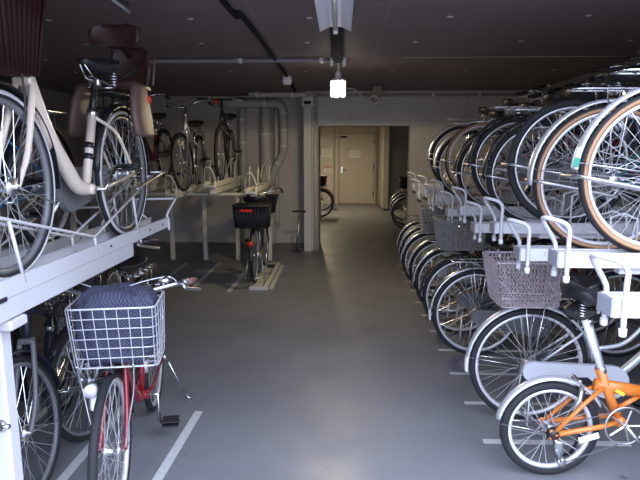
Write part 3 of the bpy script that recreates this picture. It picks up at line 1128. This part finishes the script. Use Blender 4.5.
    if sd:
        mb.build('kickstand', M[o.get('standm', 'alloy')], root)
    if o.get('guard'):     # wire dress guard beside the rear wheel
        mb = MB()
        for a in range(20, 100, 8):
            a = math.radians(a)
            mb.tube([(.03, -.065, R + .04), ((R + .005) * math.cos(a), -.035, R + (R + .005) * math.sin(a))], .0018, 4)
        for rr_ in (.12, .19, .26, .32):
            mb.tube([(rr_ * math.cos(math.radians(a)), -.05, R + rr_ * math.sin(math.radians(a))) for a in range(20, 100, 8)], .0018, 4)
        mb.build('dress_guard', M['blackwire'], root)
    if o.get('lock'):
        mb = MB()
        mb.lathe([(R * .18, -.014), (R * .18 + .018, -.014), (R * .18 + .018, .014), (R * .18, .014)], (.24, .0, R + .20), (1, 0, .8), 20, True)
        mb.build('ring_lock', M['alloy'], root)
    return root


HR = 0.0            # heading +X: rear wheel towards the aisle
HL = -PI / 2        # heading -Y: front wheel towards the entrance

# ------------------------------------------------------------------ right rack
ORD = ['first', 'second', 'third', 'fourth', 'fifth', 'sixth', 'seventh', 'eighth', 'ninth', 'tenth', 'eleventh', 'twelfth', 'thirteenth', 'fourteenth', 'fifteenth']
X_E = .895


def text_mesh(body, size, m, parent, loc, rot, name='tray_number'):
    cu = bpy.data.curves.new(name, 'FONT')
    cu.body = body
    cu.size = size
    cu.extrude = .0004
    cu.align_x = 'CENTER'; cu.align_y = 'CENTER'
    cu.materials.append(m)
    tmp = bpy.data.objects.new(name, cu)
    me = bpy.data.meshes.new_from_object(tmp)
    bpy.data.objects.remove(tmp)
    bpy.data.curves.remove(cu)
    me.name = name
    o = bpy.data.objects.new(name, me)
    C.objects.link(o)
    o.parent = parent
    o.location = loc
    o.rotation_euler = rot
    return o


def channel_bm(L, wd, h, t=.004, lip=.012):
    """upward open channel along +x"""
    prof = [(-wd / 2, 0), (wd / 2, 0), (wd / 2, h), (wd / 2 - lip, h), (wd / 2 - lip, h - t), (wd / 2 - t, h - t), (wd / 2 - t, h * .42), (-wd / 2 + t, h * .42), (-wd / 2 + t, h - t), (-wd / 2 + lip, h - t), (-wd / 2 + lip, h), (-wd / 2, h)]
    mb = MB()
    mb.loft([[(0, y, z) for y, z in prof], [(L, y, z) for y, z in prof]], False)
    return mb


def right_tray(y, zt, num, label, hm='rack'):
    """tray whose front end faces the aisle, +x into the rack"""
    o = thing('bicycle_tray', label, 'bicycle rack tray', (X_E, y, zt - .062), 0, 'upper trays of the right rack')
    mb = channel_bm(1.86, .105, .062)
    mb.build('channel', M[hm], o)
    MB().rbox((-.004, 0, .031), (.008, .107, .064), .003).build('end_plate', M['rackend'], o)
    MB().rbox((.95, 0, -.016), (1.38, .05, .032), .003).build('under_beam', M[hm], o)
    mb = MB()
    zb = -.045
    pts = [(.03, -.062, zb), (.03, -.062, .10), (.03, -.062, .155), (.01, -.055, .185), (-.04, -.03, .20), (-.056, -.005, .20), (-.045, .025, .18), (.014, .060, .10), (.026, .062, .06), (.026, .062, zb)]
    mb.tube(smoothpath(pts, 5), .0095, 10)
    gl = mb.build('guide_hoop', M[hm], o)
    for p in ((.03, -.062, zb), (.026, .062, zb)):
        MB().lathe([(0, -.018), (.0125, -.014), (.013, .012), (0, .014)], p, (0, 0, 1), 10).build('hoop_foot', M['white' if num else 'plastic'], gl)
    # inner guide rods
    mb = MB()
    for sy in (-1, 1):
        mb.tube([(.42, sy * .058, .05), (.42, sy * .058, .22), (.48, sy * .055, .24), (.55, sy * .055, .21), (.55, sy * .058, .05)], .0065, 8)
        mb.build('wheel_guide', M[hm], o)
        mb = MB().tube([(1.1, sy * .058, .05), (1.2, sy * .05, .17), (1.5, sy * .05, .22), (1.7, sy * .05, .24), (1.72, sy * .05, .05)], .0065, 8)
        mb.build('wheel_guide', M[hm], o)
        mb = MB()
    if num:
        text_mesh(num, .03, M['ink'], o, (.13, -.0535, .033), (PI / 2, 0, 0))
    MB().lathe([(0, 0), (.006, 0), (.006, .004), (0, .005)], (.36, -.0525, .03), (0, -1, 0), 10).build('rivet', M['plastic'], o)
    return o


ys_up = [1.86 + .4775 * i for i in range(12)]
for i, y in enumerate(ys_up):
    hi = i % 2 == 1
    right_tray(y, 1.185 if hi else 1.118, str(118 + i) if i < 9 else None,
               '%s white tray from the entrance on the upper level of the right rack' % ORD[i])
o = thing('rack_frame', 'white posts and beams carrying the upper trays of the right rack', 'rack frame', (0, 0, 0))
for y in (0.9, 3.52, 6.4, 7.35):
    MB().rbox((2.3, y, .5), (.06, .06, 1.0), .006).build('post', M['rack'], o)
MB().rbox((2.3, 4.1, 1.0), (.06, 6.5, .05), .006).build('beam', M['rack'], o)
MB().rbox((1.55, 4.1, 1.01), (.05, 6.5, .05), .006).build('beam', M['rack'], o)
for y in (0.9, 3.52, 6.4, 7.35):
    MB().rbox((1.93, y, .975), (.8, .05, .05), .006).build('arm', M['rack'], o)

# ---- bicycles on the upper right trays
UP = 'bicycles on the upper right rack'
RZ = lambda hi: (1.20 if hi else 1.13) - .034
kw = dict(group=UP, stand='up', lock=True, rim='alloy')
bike('upper right bicycle with tan tyres and green mark on its mudguard', (1.302, ys_up[1], RZ(1)), HR + .01, frame='silver', style='mixte', tan=True, fend='silver', white_tip='white', spokes=36, spr=.0016, carrier=True, R=.335, bars='flat', ra0=177, **kw)
o = bpy.data.objects  # green sticker on the mudguard tip of that bicycle
b1 = [x for x in C.objects if x.get('category') == 'bicycle'][0]
mb = MB()
for i in range(5):
    a = math.radians(175 - 1.2 * i); a2 = math.radians(175 - 1.2 * (i + 1))
    q = [(r * math.cos(t), yy, .335 + r * math.sin(t)) for t in (a, a2) for (r, yy) in ((.3505, -.0305), (.3695, -.0225))]
    mb.add(q, [(0, 1, 3, 2)], False)
mb.build('green_sticker', M['green'], b1)
bike('upper right bicycle with tan tyres, teal frame and a long chrome mudguard', (1.307, ys_up[2], RZ(0)), HR, frame='teal', style='mixte', tan=True, fend='silver', fwd=.031, spokes=36, spr=.0015, R=.36, seat_z=.95, post='white', ra0=184, **kw)
bike('upper right bicycle, third from the entrance, with black tyres and no rear mudguard', (1.317, ys_up[3], RZ(1)), HR - .01, frame='navy', style='diamond', spokes=36, fend=None, tw=.021, carrier=False, R=.358, bars='flat', **kw)
bike('upper right bicycle, fourth from the entrance, with black tyres and a chrome carrier', (1.307, ys_up[4], RZ(0)), HR + .01, frame='black', style='step', double=True, fend='black', R=.345, case='darkcase', seat_z=.86, **kw)
bike('upper right bicycle, fifth from the entrance, wine red with a black mudguard', (1.302, ys_up[5], RZ(1)), HR, frame='darkred', style='step', fend='black', R=.335, case='darkcase', bf=('slot', 'greyplastic'), seat_z=.8, **kw)
bike('upper right bicycle, sixth from the entrance, with a dark navy frame', (1.292, ys_up[6], RZ(0)), HR, frame='navy', style='mixte', fend='black', R=.33, **kw)
bike('upper right bicycle, seventh from the entrance, with thin brown tyre walls', (1.292, ys_up[7], RZ(1)), HR, frame='black', style='diamond', tan=True, R=.345, fend=None, carrier=False, bars='flat', **kw)
bike('upper right bicycle, eighth from the entrance, with silver mudguard', (1.292, ys_up[8], RZ(0)), HR, frame='silver', style='step', fend='alloy', R=.345, bf=('slot', 'greyplastic'), **kw)
bike('upper right bicycle nearest the back wall, with bright mudguard edge', (1.302, ys_up[9] - .02, RZ(1)), HR, frame='black', style='step', fend='chrome', R=.345, **kw)

# ---- bicycles on the ground, right
GR = 'bicycles on the ground along the right side'
kg = dict(group=GR)


def folding():
    R = .245; wb = .98
    o = dict(spokes=28, spr=.0017, tw=.021, rim='rim')
    lab = 'orange folding bicycle with small wheels nearest the entrance on the right'
    root = bike(lab, (1.035, 2.62, 0), HR + .03, frame='orange', style='folding', R=R, wb=wb, bb=(.335, .29), fend='silver', ra0=168, ra1=28, seat_z=.935, seat_x=.065, st_top=.55,
                post='white', post_r=.0165, bars='flat', bar_z=1.0, lens=False, stand=None, carrier=False, crank=-48, ring_r=.098, fa0=60, fa1=170, fork='orange', springs=True, seat_s=1.15, seat_a=22, group=GR, **o)
    bx, bz = .335, .29
    mb = MB()
    ax0 = Vector((wb - .05, 0, R))
    tn = math.tan(math.radians(20))
    # thick main tube with centre hinge
    a = Vector((bx - .13, 0, .475)); b = Vector((bx + .12, 0, .435)); c = Vector((wb - .15, 0, .53))
    mb.tube([a, b], .031, 12, flat=((0, 0, 1), .75))
    mb.tube([b + Vector((.01, 0, 0)), c], .031, 12, flat=((0, 0, 1), .75))
    mb.rbox(b, (.035, .07, .085), .01)
    mb.tube([(bx, 0, bz), (bx - .115, 0, .56)], .023, 12)         # seat tube
    mb.tube([(bx - .01, 0, bz + .06), b + Vector((-.03, 0, -.02))], .012, 8)
    mb.tube([(wb - .13, 0, .47), (wb - .175, 0, .61)], .024, 12)  # head tube
    mb.lathe([(0, -.04), (.026, -.04), (.026, .04), (0, .04)], (bx, 0, bz), (0, 1, 0), 14)
    for sy in (-1, 1):
        mb.tube([(bx - .02, sy * .035, bz + .005), (bx - .12, sy * .055, bz - .01), (0, sy * .064, R)], .0125, 8)
        mb.tube([(bx - .10, sy * .022, .465), (bx - .2, sy * .052, .395), (0, sy * .064, R + .01)], .0105, 8)
        mb.rbox((0, sy * .064, R), (.05, .008, .05), .003)
    fr = [x for x in root.children if x.name.startswith('frame')][0]
    old = fr.data
    nm = mb.build('frame_tmp', M['orange'])
    fr.data = nm.data
    bpy.data.objects.remove(nm)
    bpy.data.meshes.remove(old)
    mb = MB()
    mb.tube([(.0, -.075, R - .02), (.015, -.08, R - .07), (.03, -.08, R - .13)], .009, 8)
    mb.lathe([(0, -.006), (.022, -.006), (.022, .006), (0, .006)], (.02, -.08, R - .075), (0, 1, 0), 12)
    mb.lathe([(0, -.006), (.022, -.006), (.022, .006), (0, .006)], (.035, -.08, R - .135), (0, 1, 0), 12)
    mb.rbox((.01, -.09, R - .04), (.04, .015, .04), .005)
    mb.build('derailleur', M['alloy'], root)
    mb = MB()
    mb.tube([(.08, -.055, .37), (.11, -.06, .42), (.13, -.03, .48)], .011, 8)
    mb.rbox((.115, 0, .50), (.02, .08, .02), .004)
    mb.build('rim_brake', M['alloy'], root)
    mb = MB().rbox((bx - .02, -.03, .445), (.05, .012, .018), .004, Matrix.Rotation(.5, 3, 'Y'))
    mb.build('yellow_decal', M['yellow'], root)
    mb = MB().rbox((.16, -.075, R - .01), (.10, .006, .03), .004, Matrix.Rotation(-.3, 3, 'Y'))
    mb.build('pale_reflector', M['white'], root)
    MB().rbox((.105, 0, .845), (.15, .10, .085), .03).build('saddle_bag', M['vinyl'], root)
    mb = MB()
    mb.tube([(.21, .06, R), (.18, .14, .03), (.12, .16, .006)], .0085, 8)
    mb.build('side_stand', M['black'], root)
    return root


folding()
bike('silver bicycle with large pale mesh rear basket behind the orange folding bicycle', (1.115, 3.2, 0), HR + .0, frame='silver', style='step', double=True, fend='silver', white_tip='white', R=.345, case='greycase', br=('mesh', 'meshwire'),
     brs=dict(lx=.39, wy=.34, h=.26, tx=.035, ty=.04, off=-.01), brx=-.055, brz=-.045, spokes=36, spr=.0016, stand='down', guard=True, ra0=187, seat_z=.88, **kg)
bike('black bicycle with silver mudguard and grey chain case on the ground behind the silver bicycle', (1.065, 4.27, 0), HR, frame='black', style='step', fend='chrome', white_tip='white', R=.345, case='darkcase', spokes=36, spr=.0015, stand='down', guard=True, ra0=190, bf=('wire', 'wire'), **kg)
bike('dark bicycle under the nearer grey slotted rear basket, on the ground at right', (1.06, 4.78, 0), HR, frame='darkred', style='step', fend='black', R=.345, case='darkcase', br=('slot', 'greyplastic'), brs=dict(lx=.40, wy=.34, h=.25, tx=.03, ty=.04, off=-.01), brx=-.04, stand='down', **kg)
bike('dark bicycle with silver mudguard between the two grey rear baskets', (1.06, 5.35, 0), HR, frame='navy', style='mixte', fend='chrome', R=.335, stand='down', **kg)
bike('dark red bicycle under the farther grey slotted rear basket', (1.07, 5.9, 0), HR, frame='darkred', style='step', fend='alloy', R=.335, case='greycase', br=('slot', 'greyplastic'), brs=dict(lx=.38, wy=.34, h=.25, tx=.03, ty=.04, off=-.01), stand='down', **kg)
bike('black bicycle just beyond the farther grey basket on the right', (1.05, 6.4, 0), HR, frame='black', style='step', fend='chrome', R=.335, stand='down', **kg)
bike('bicycle with bright mudguards, second from the back wall on the right', (1.08, 6.95, 0), HR, frame='silver', style='step', fend='chrome', R=.33, stand='down', **kg)
bike('bicycle with bright mudguards beside the back wall on the right', (1.11, 7.5, 0), HR, frame='black', style='mixte', fend='chrome', R=.33, stand='down', **kg)

# ---- bicycles in the inner passage
GI = 'bicycles in the passage beyond the opening'
for i, (x, y, fr_, lab, ex) in enumerate((
        (1.36, 11.3, 'black', 'black bicycle on the right of the passage nearest the opening', dict(fend='alloy')),
        (1.40, 12.0, 'navy', 'bicycle on the right of the passage behind the nearest one', dict(fend='chrome')),
        (1.46, 12.8, 'black', 'farthest bicycle on the right of the passage, black and tall', dict(fend='chrome', bf=('tub', 'plastic'), br=('tub', 'plastic'))))):
    bike(lab, (x, y, 0), HR + .0, frame=fr_, style='step', R=.335, stand='down', spokes=20, rim='darkcase', group=GI, **ex)
bike('black bicycle at the left side of the passage by the opening edge', (-.83, 13.4, 0), 0.02 + PI, frame='black', style='step', R=.335, stand='down', spokes=20, rim='darkcase', fend='black', br=('tub', 'plastic'), group=GI)
bpy.data.objects[[x.name for x in C.objects if x.get('label', '').startswith('black bicycle at the left side of the passage')][0]].location.x = -.50
bike('red bicycle at the left side of the passage near the far door', (-.50, 14.9, 0), PI, frame='red', style='step', R=.30, rim='darkcase', stand='down', spokes=20, fend='red', br=('tub', 'red'), group=GI, no_front=False)

# ------------------------------------------------------------------ left rack near the entrance
X1 = -1.15


def left_tray(x, y0, y1, zt, label, group, m='rack', plate=0.6, far=False):
    """tray running away from the entrance: local +x = world +Y"""
    o = thing('bicycle_tray', label, 'bicycle rack tray', (x, y0, zt - .062), PI / 2, group)
    L = y1 - y0
    mb = channel_bm(L, .115, .062)
    mb.build('channel', M[m], o)
    mb = MB()
    if not far:
        mb.rbox((L / 2 - plate / 2, 0, -.038), (L - plate, .105, .076), .004)
    else:
        mb.rbox((L / 2, 0, -.04 if zt > 1.2 else -.02), (L - .3, .06, .10 if zt > 1.2 else .05), .004)
    mb.build('under_beam', M[m], o)
    mb = MB()
    if not far:
        q = 1.46          # world Y of the tray start; guide points measured from it
        for sy in (-1, 1):
            yy = sy * .052
            mb.tube([(1.50 - y0, yy, .325), (1.75 - y0, yy, .266), (2.431 - y0, yy, .099), (3.25 - y0, yy * .9, .33)], .0065, 8)
            mb.tube([(1.80 - y0, yy, .252), (1.863 - y0, yy, .03)], .0065, 8)
            mb.tube([(2.431 - y0, yy, .099), (2.45 - y0, yy, .03)], .0065, 8)
            mb.tube([(2.917 - y0, yy, .24), (2.97 - y0, yy, .03)], .0065, 8)
        mb.tube([(1.50 - y0, -.052, .325), (1.50 - y0, .052, .325)], .0065, 8)
        mb.tube([(3.25 - y0, -.047, .33), (3.25 - y0, .047, .33)], .0065, 8)
    else:
        for sy in (-1, 1):
            yy = sy * .05
            mb.tube([(.25, yy, .05), (.30, yy, .30), (.62, yy, .08), (1.0, yy, .30), (1.05, yy, .05)], .007, 6)
        mb.tube([(.62, -.05, .08), (.62, .05, .08)], .007, 6)
        mb.tube([(1.25, -.05, .05), (1.35, -.05, .25), (1.7, -.05, .32), (1.7, .05, .32), (1.35, .05, .25), (1.25, .05, .05)], .007, 6)
        mb.tube([(.62, -.05, .08), (1.25, -.05, .05)], .004, 6)
    mb.build('wheel_guide', M[m], o)
    mb = MB()
    if not far:
        pts = [(L - .015, -.064, -.02), (L - .02, -.064, .05), (L - .04, -.064, .085), (L + .15, -.058, .158), (L + .172, -.045, .164), (L + .16, .0, .165), (L + .10, .16, .165), (L + .07, .175, .16), (L - .02, .12, .10), (L - .03, .070, .05), (L - .03, .066, -.02)]
    else:
        pts = [(.03, -.062, -.03), (.03, -.062, .10), (-.06, -.03, .22), (-.07, 0, .23), (-.06, .03, .22), (.03, .062, .10), (.03, .062, -.03)]
    mb.tube(smoothpath(pts, 5), .0085, 8)
    mb.build('guide_hoop', M[m], o)
    if not far:
        for xx in (L - .12, L - .35, L - .9):
            MB().lathe([(0, 0), (.006, 0), (.006, .004), (0, .005)], (xx, -.0575, .03), (0, -1, 0), 10).build('rivet', M['plastic'], o)
        MB().rbox((1.72 - y0, -.0575, .0), (.05, .006, .016), .002).build('slot_plate', M['plastic'], o)
    return o


GLT = 'upper trays of the near left rack'
for i, x in enumerate((X1, X1 - .47, X1 - .94, X1 - 1.41, X1 - 1.88)):
    left_tray(x, 1.46, 3.49 if i != 1 else 3.62, 1.18 if i % 2 == 0 else 1.11,
              ['white upper tray under the cream bicycle, beside the aisle', 'white upper tray directly behind the one under the cream bicycle',
               'third white upper tray from the aisle in the near left rack', 'fourth white upper tray from the aisle in the near left rack', 'fifth white upper tray, deepest in the near left rack'][i], GLT)
o = thing('rack_frame', 'white posts and cross beams carrying the near left rack', 'rack frame', (0, 0, 0))
MB().rbox((-1.175, 1.80, .5), (.065, .065, 1.0), .008).build('post', M['rack'], o)
for x in (-2.1, -3.0):
    MB().rbox((x, 1.80, .5), (.065, .065, 1.0), .008).build('post', M['rack'], o)
for x in (-2.05, -3.0):
    MB().rbox((x, 3.35, .5), (.05, .05, 1.0), .006).build('post', M['darkconduit'], o)
MB().rbox((-2.12, 1.80, 1.02), (2.06, .10, .035), .005).build('cross_beam', M['rack'], o)
MB().rbox((-2.25, 3.35, .98), (1.9, .06, .04), .005).build('cross_beam', M['rack'], o)
mb = MB().rbox((-1.175, 1.764, .66), (.05, .02, .04), .006)
mb.tube([(-1.175, 1.76, .66), (-1.13, 1.75, .665)], .009, 8)
mb.build('latch', M['alloy'], o)

# ---- cream bicycle with the child seat
ZU = 1.18 - .034
GU = 'bicycles on the upper left racks'
cb = bike('cream step-through bicycle with brown child seat on the upper left tray', (X1, 2.94, ZU), HL, frame='cream', style='step', down_r=.031, tube_r=.020, R=.33, wb=1.07, wall='lighttyre', staym='black', seat_s=.85, fend='black', case='darkcase', curved_stay=True, bands=True,
          rim='darkcase', spokes=36, spr=.0017, post='black', post_r=.015, seat_z=.85, st_top=.62, bf=('tub', 'brown'), bfs=dict(lx=.30, wy=.33, h=.28, tx=.05, ty=.04, off=.03), bf_z=-.03, lamp='chrome', bell=1, fork='cream',
          stand='up', carm='black', fa0=60, fa1=185, group=GU, lens=False)
# child seat parts (local: x forward, y left)
mb = MB()
def slab(mb, pts, th, y0, y1, bulge=0.0):
    """panel following x,z points, thickness th, spanning y0..y1 with rounded corners"""
    rings = []
    n = len(pts)
    for i, (x, z, wf) in enumerate(pts):
        c = (y0 + y1) / 2; hw = (y1 - y0) / 2 * wf
        ring = []
        for j in range(16):
            a = 2 * PI * j / 16
            ca, sa_ = math.cos(a), math.sin(a)
            ring.append((x + th * .5 * (abs(sa_) ** .6) * (1 if sa_ > 0 else -1) + bulge * (ca * ca), c + hw * (abs(ca) ** .5) * (1 if ca > 0 else -1), z))
        rings.append(ring)
    mb.loft(rings)
slab(mb, [(-.16, .77, .6), (-.17, .80, .95), (-.19, .90, 1.0), (-.20, .98, .92), (-.20, 1.0, .5)], .045, -.10, .12, .04)
seat = mb.build('child_seat', M['childseat'], cb)
MB().rbox((.0, 0, .775), (.26, .26, .045), .015).build('seat_pan', M['childseat'], seat)
mb = MB()
slab(mb, [(-.06, .98, .5), (-.055, .99, .9), (-.05, 1.03, 1.0), (-.06, 1.07, .95), (-.07, 1.09, .5)], .07, -.145, .125, .05)
mb.build('headrest', M['childseat'], seat)
for sy in (-1, 1):
    mb = MB()
    rings = []
    for (z, x0, x1) in ((.52, .02, .20), (.535, -.005, .225), (.62, -.015, .23), (.70, .0, .21), (.76, .01, .17), (.775, .03, .15)):
        ring = []
        for j in range(16):
            a = 2 * PI * j / 16
            ca, sa_ = math.cos(a), math.sin(a)
            ring.append(((x0 + x1) / 2 + (x1 - x0) / 2 * (abs(ca) ** .6) * (1 if ca > 0 else -1), sy * (.165 - .03 * (z - .52) / .25) + .028 * sa_, z))
        rings.append(ring)
    mb.loft(rings)
    mb.build('leg_guard', M['tanpad'], seat)
for yy in (-.06, -.02, .02, .06, .09, .12):
    MB().tube([(-.18, yy, .80), (-.215, yy, .9), (-.225, yy, .97)], .007, 6).build('backrest_rib', M['tanpad' if yy in (.09, .12) else 'childseat'], seat)
MB().tube([(-.19, 0, .96), (-.07, 0, 1.02)], .02, 8).build('headrest_stem', M['childseat'], seat)
MB().lathe([(0, 0), (.02, 0), (.02, .008), (0, .01)], (.12, .195, .70), (0, 1, 0), 14).build('seat_reflector', M['redlens'], seat)
mb = MB()
mb.tube([(-.13, .08, .92), (-.05, .06, .86), (.0, .0, .80)], .006, 6)
mb.build('harness_strap', M['plastic'], seat)

ku = dict(group=GU)
bike('dark bicycle with black saddle on the upper tray behind the cream bicycle', (X1 - .47, 3.0, 1.11 - .034), HL, frame='blue', style='step', fend='black', R=.33, case='darkcase', lamp='chrome', **ku)
bike('navy bicycle on the third upper tray of the near left rack', (X1 - .94, 3.05, ZU), HL, frame='navy', style='diamond', R=.335, bars='flat', carrier=False, **ku)
bike('black bicycle deepest among the upper bicycles of the near left rack', (X1 - 1.41, 3.05, 1.11 - .034), HL, frame='black', style='step', fend='black', R=.33, **ku)

# ---- bicycles on the ground under the near left rack
GG = 'bicycles on the ground at the left'
rx, ry = -1.16, 3.29
fx, fy = -.962, 2.16
hd = math.atan2(fy - ry, fx - rx)
rb = bike('red bicycle with grey wire front basket standing beside the aisle at the left', (rx, ry, 0), hd, frame='red', style='step', double=True, R=.335, wb=1.13, fend='silver', fa0=88, fa1=180, lamp='white', lamp_y=-.075,
          bf=('wire', 'wire'), bfs=dict(lx=.28, wy=.35, h=.27, tx=.04, ty=.008, off=.02), bf_x=-.12, bf_z=-.035, bf_y=.035, ffend='black', bar_w=1.15, bell=1, gripm='grip', stand='side', spokes=36, spr=.0015, crank=90, fork='red', cablem='wire', steer=0, seat_z=.78, bar_z=.93, standm='chrome', group=GG)


def fabric_bag(label, parent_mat, c, d):
    mb = MB()
    rings = []
    random.seed(3)
    for i in range(17):
        t = i / 16
        ph = -PI / 2 + PI * t
        cz = math.sin(ph); cr_ = math.cos(ph)
        ring = []
        for j in range(36):
            a = 2 * PI * j / 36
            ca, sa_ = math.cos(a), math.sin(a)
            e = .45
            k = (abs(cr_) ** .38)
            zz = (abs(cz) ** (.75 if cz > 0 else .5)) * (1 if cz > 0 else -1)
            tp = 1 - .16 * (1 - max(0, (zz + 1) / 2))
            wob = 1 + .025 * math.sin(5 * a + 3 * t) + .02 * math.sin(9 * a + 7 * t)
            ring.append((d[0] / 2 * (abs(ca) ** e) * (1 if ca > 0 else -1) * k * tp * wob, d[1] / 2 * (abs(sa_) ** e) * (1 if sa_ > 0 else -1) * k * tp * wob, d[2] / 2 * zz + .008 * math.sin(4 * a + 2)))
        rings.append(ring)
    mb.loft(rings)
    o = mb.build('basket_bag', M['fabric'])
    tag(o, label, 'bag')
    o.matrix_world = parent_mat @ Matrix.Translation(c)
    mb = MB()
    mb.tube(smoothpath([(-.10, -.16, .09), (-.09, -.10, .128), (-.085, .0, .137), (-.09, .10, .128), (-.10, .16, .09)], 5), .004, 6)
    mb.build('zip_seam', M['wire'], o)
    return o


BM = Matrix.Translation((rx, ry, 0)) @ Matrix.Rotation(hd, 4, 'Z')
fabric_bag('navy dotted fabric bag bulging out of the red bicycle\'s wire basket', BM, (1.13 - .115, .035, .70 + .158), (.25, .355, .325))

fx, fy = -1.42, 2.30
rx2, ry2 = -1.72, 3.28
bike('dark navy bicycle with turned front wheel behind the white post at the left edge', (rx2, ry2, 0), math.atan2(fy - ry2, fx - rx2), frame='navy', style='diamond', R=.345, wb=1.03, fend='navy', rim='darkcase', fork='darkcase', steer=-18, lamp=None, stand='side', spokes=36, spr=.0015, bars='flat', fa0=20, fa1=170, group=GG)  # fork and rims coloured dark to stand for the shade under the rack
bike('black bicycle with red reflector between red bicycle and white post', (-1.46, 3.96, 0), math.atan2(-1.0, .05), frame='black', style='step', R=.33, wb=1.04, rim='darkcase', fend='black', fork='alloy', stand='down', crank=-100, steer=-12, group=GG, bf=('grid', 'blackwire'))
mb = MB().lathe([(0, -.01), (.016, -.01), (.016, .01), (0, .012)], (1.0, .07, .43), (1, 0, 0), 12)
bb = [x for x in C.objects if x.get('label', '').startswith('black bicycle with red reflector')][0]
mb.build('fork_reflector', M['redlens'], bb)
bike('dark bicycle deep in shade under the near left rack', (-2.35, 3.3, 0), HL, frame='black', style='step', R=.33, fend='black', stand='down', group=GG)
bike('dark green bicycle standing low behind the red bicycle', (-1.95, 4.6, 0), HL + .1, frame='teal', style='step', R=.30, fend='black', bf=('tub', 'childseat'), stand='down', group=GG)

# ------------------------------------------------------------------ far left rack
GFT = 'upper trays of the far left rack'
far = [(-1.03, 1.17), (-1.5, 1.24), (-1.95, 1.145), (-2.42, 1.24), (-2.89, 1.145), (-3.36, 1.24)]
for i, (x, z) in enumerate(far):
    left_tray(x, 6.35, 8.33, z, '%s cream tray counted from the aisle, upper level of the far left rack' % ORD[i].capitalize(), GFT, 'rackold', far=True)
o = thing('rack_frame', 'cream posts and crossbar carrying the far left rack', 'rack frame', (0, 0, 0))
for x in (-1.03, -1.5, -1.98, -2.47, -3.4):
    MB().rbox((x, 8.05, .52), (.06, .06, 1.04), .006).build('post', M['rackold'], o)
MB().rbox((-2.2, 8.05, 1.03), (2.5, .05, .045), .005).build('crossbar', M['rackold'], o)
MB().rbox((-2.2, 6.95, 1.055), (2.5, .05, .035), .005).build('crossbar', M['rackold'], o)
for x in (-3.4,):
    MB().rbox((x, 6.95, .52), (.06, .06, 1.04), .006).build('post', M['rackold'], o)
kf = dict(group=GU, spokes=24, rim='darkcase')
bike('black bicycle seen head-on with red handlebar lamp on the far left rack', (-1.53, 7.85, 1.24 - .034), HL + .06, frame='black', style='diamond', bars='flat', R=.34, fend=None, carrier=False, wb=1.02, lens=False, barm='black', tw=.024, **kf)
bb = [x for x in C.objects if x.get('label', '').startswith('black bicycle seen head-on')][0]
MB().lathe([(0, -.02), (.025, -.02), (.028, .02), (0, .025)], (.86, -.06, .98), (1, 0, 0), 12).build('red_lamp', M['redlens'], bb)
bike('silver-forked bicycle second along the upper far left rack', (-1.95, 7.75, 1.145 - .034), HL + .06, frame='silver', style='mixte', R=.335, fend='black', steer=-8, **kf)
bike('bicycle with silver bars third along the upper far left rack', (-2.42, 7.7, 1.24 - .034), HL, frame='darkred', style='step', fend='black', R=.33, **kf)
bike('black bicycle fourth along the upper far left rack', (-2.89, 7.7, 1.145 - .034), HL, frame='black', style='step', fend='black', R=.33, bf=('grid', 'blackwire'), **kf)

# ---- floor tray and black bicycle seen from behind
o = thing('floor_tray', 'pale floor tray under the black bicycle at the far left rack', 'bicycle rack tray', (-.985, 6.28, 0), PI / 2)
channel_bm(1.5, .13, .03).build('channel', M['pipe'], o)
MB().rbox((.0, -.04, .02), (.02, .22, .04), .004).build('end_plate', M['pipe'], o)
MB().rbox((.75, -.11, .012), (1.5, .05, .024), .003).build('side_rail', M['rackold'], o)
bk = bike('black bicycle with black rear box seen from behind at the far left', (-1.03, 6.60, .012), PI / 2 + .02, frame='black', style='step', fend='black', R=.335, stand='down', spokes=28, wb=1.05, case='darkcase', br=('tub', 'plastic'), brs=dict(lx=.28, wy=.42, h=.27, tx=.03, ty=.02, off=-.02), brx=-.12, brz=-.06, bar_z=1.02, bf=('tub', 'plastic'), seat_z=1.0, seat_s=1.3, crank=-100, group=GG)
MB().rbox((-.30, .05, .905), (.012, .14, .028), .003).build('red_strip', M['redlens'], bk)
MB().lathe([(0, -.01), (.03, -.01), (.032, .01), (0, .015)], (-.355, 0, .53), (-1, 0, 0), 14).build('tail_lamp', M['redlens'], bk)

# ---- floor pump leaning against the wall beside the post
o = thing('floor_pump', 'slim floor pump with black handle leaning beside the service post', 'floor pump', (-.70, 8.75, 0))
MB().tube([(0, 0, .02), (.055, .02, .58)], .018, 10).build('pump_barrel', M['alloy'], o)
MB().tube([(.055, .02, .58), (.06, .022, .64)], .007, 8).build('pump_rod', M['chrome'], o)
MB().tube([(-.06, .0, .645), (.15, .03, .645)], .015, 8).build('pump_handle', M['plastic'], o)
MB().rbox((0, 0, .012), (.16, .07, .02), .005).build('foot_plate', M['plastic'], o)
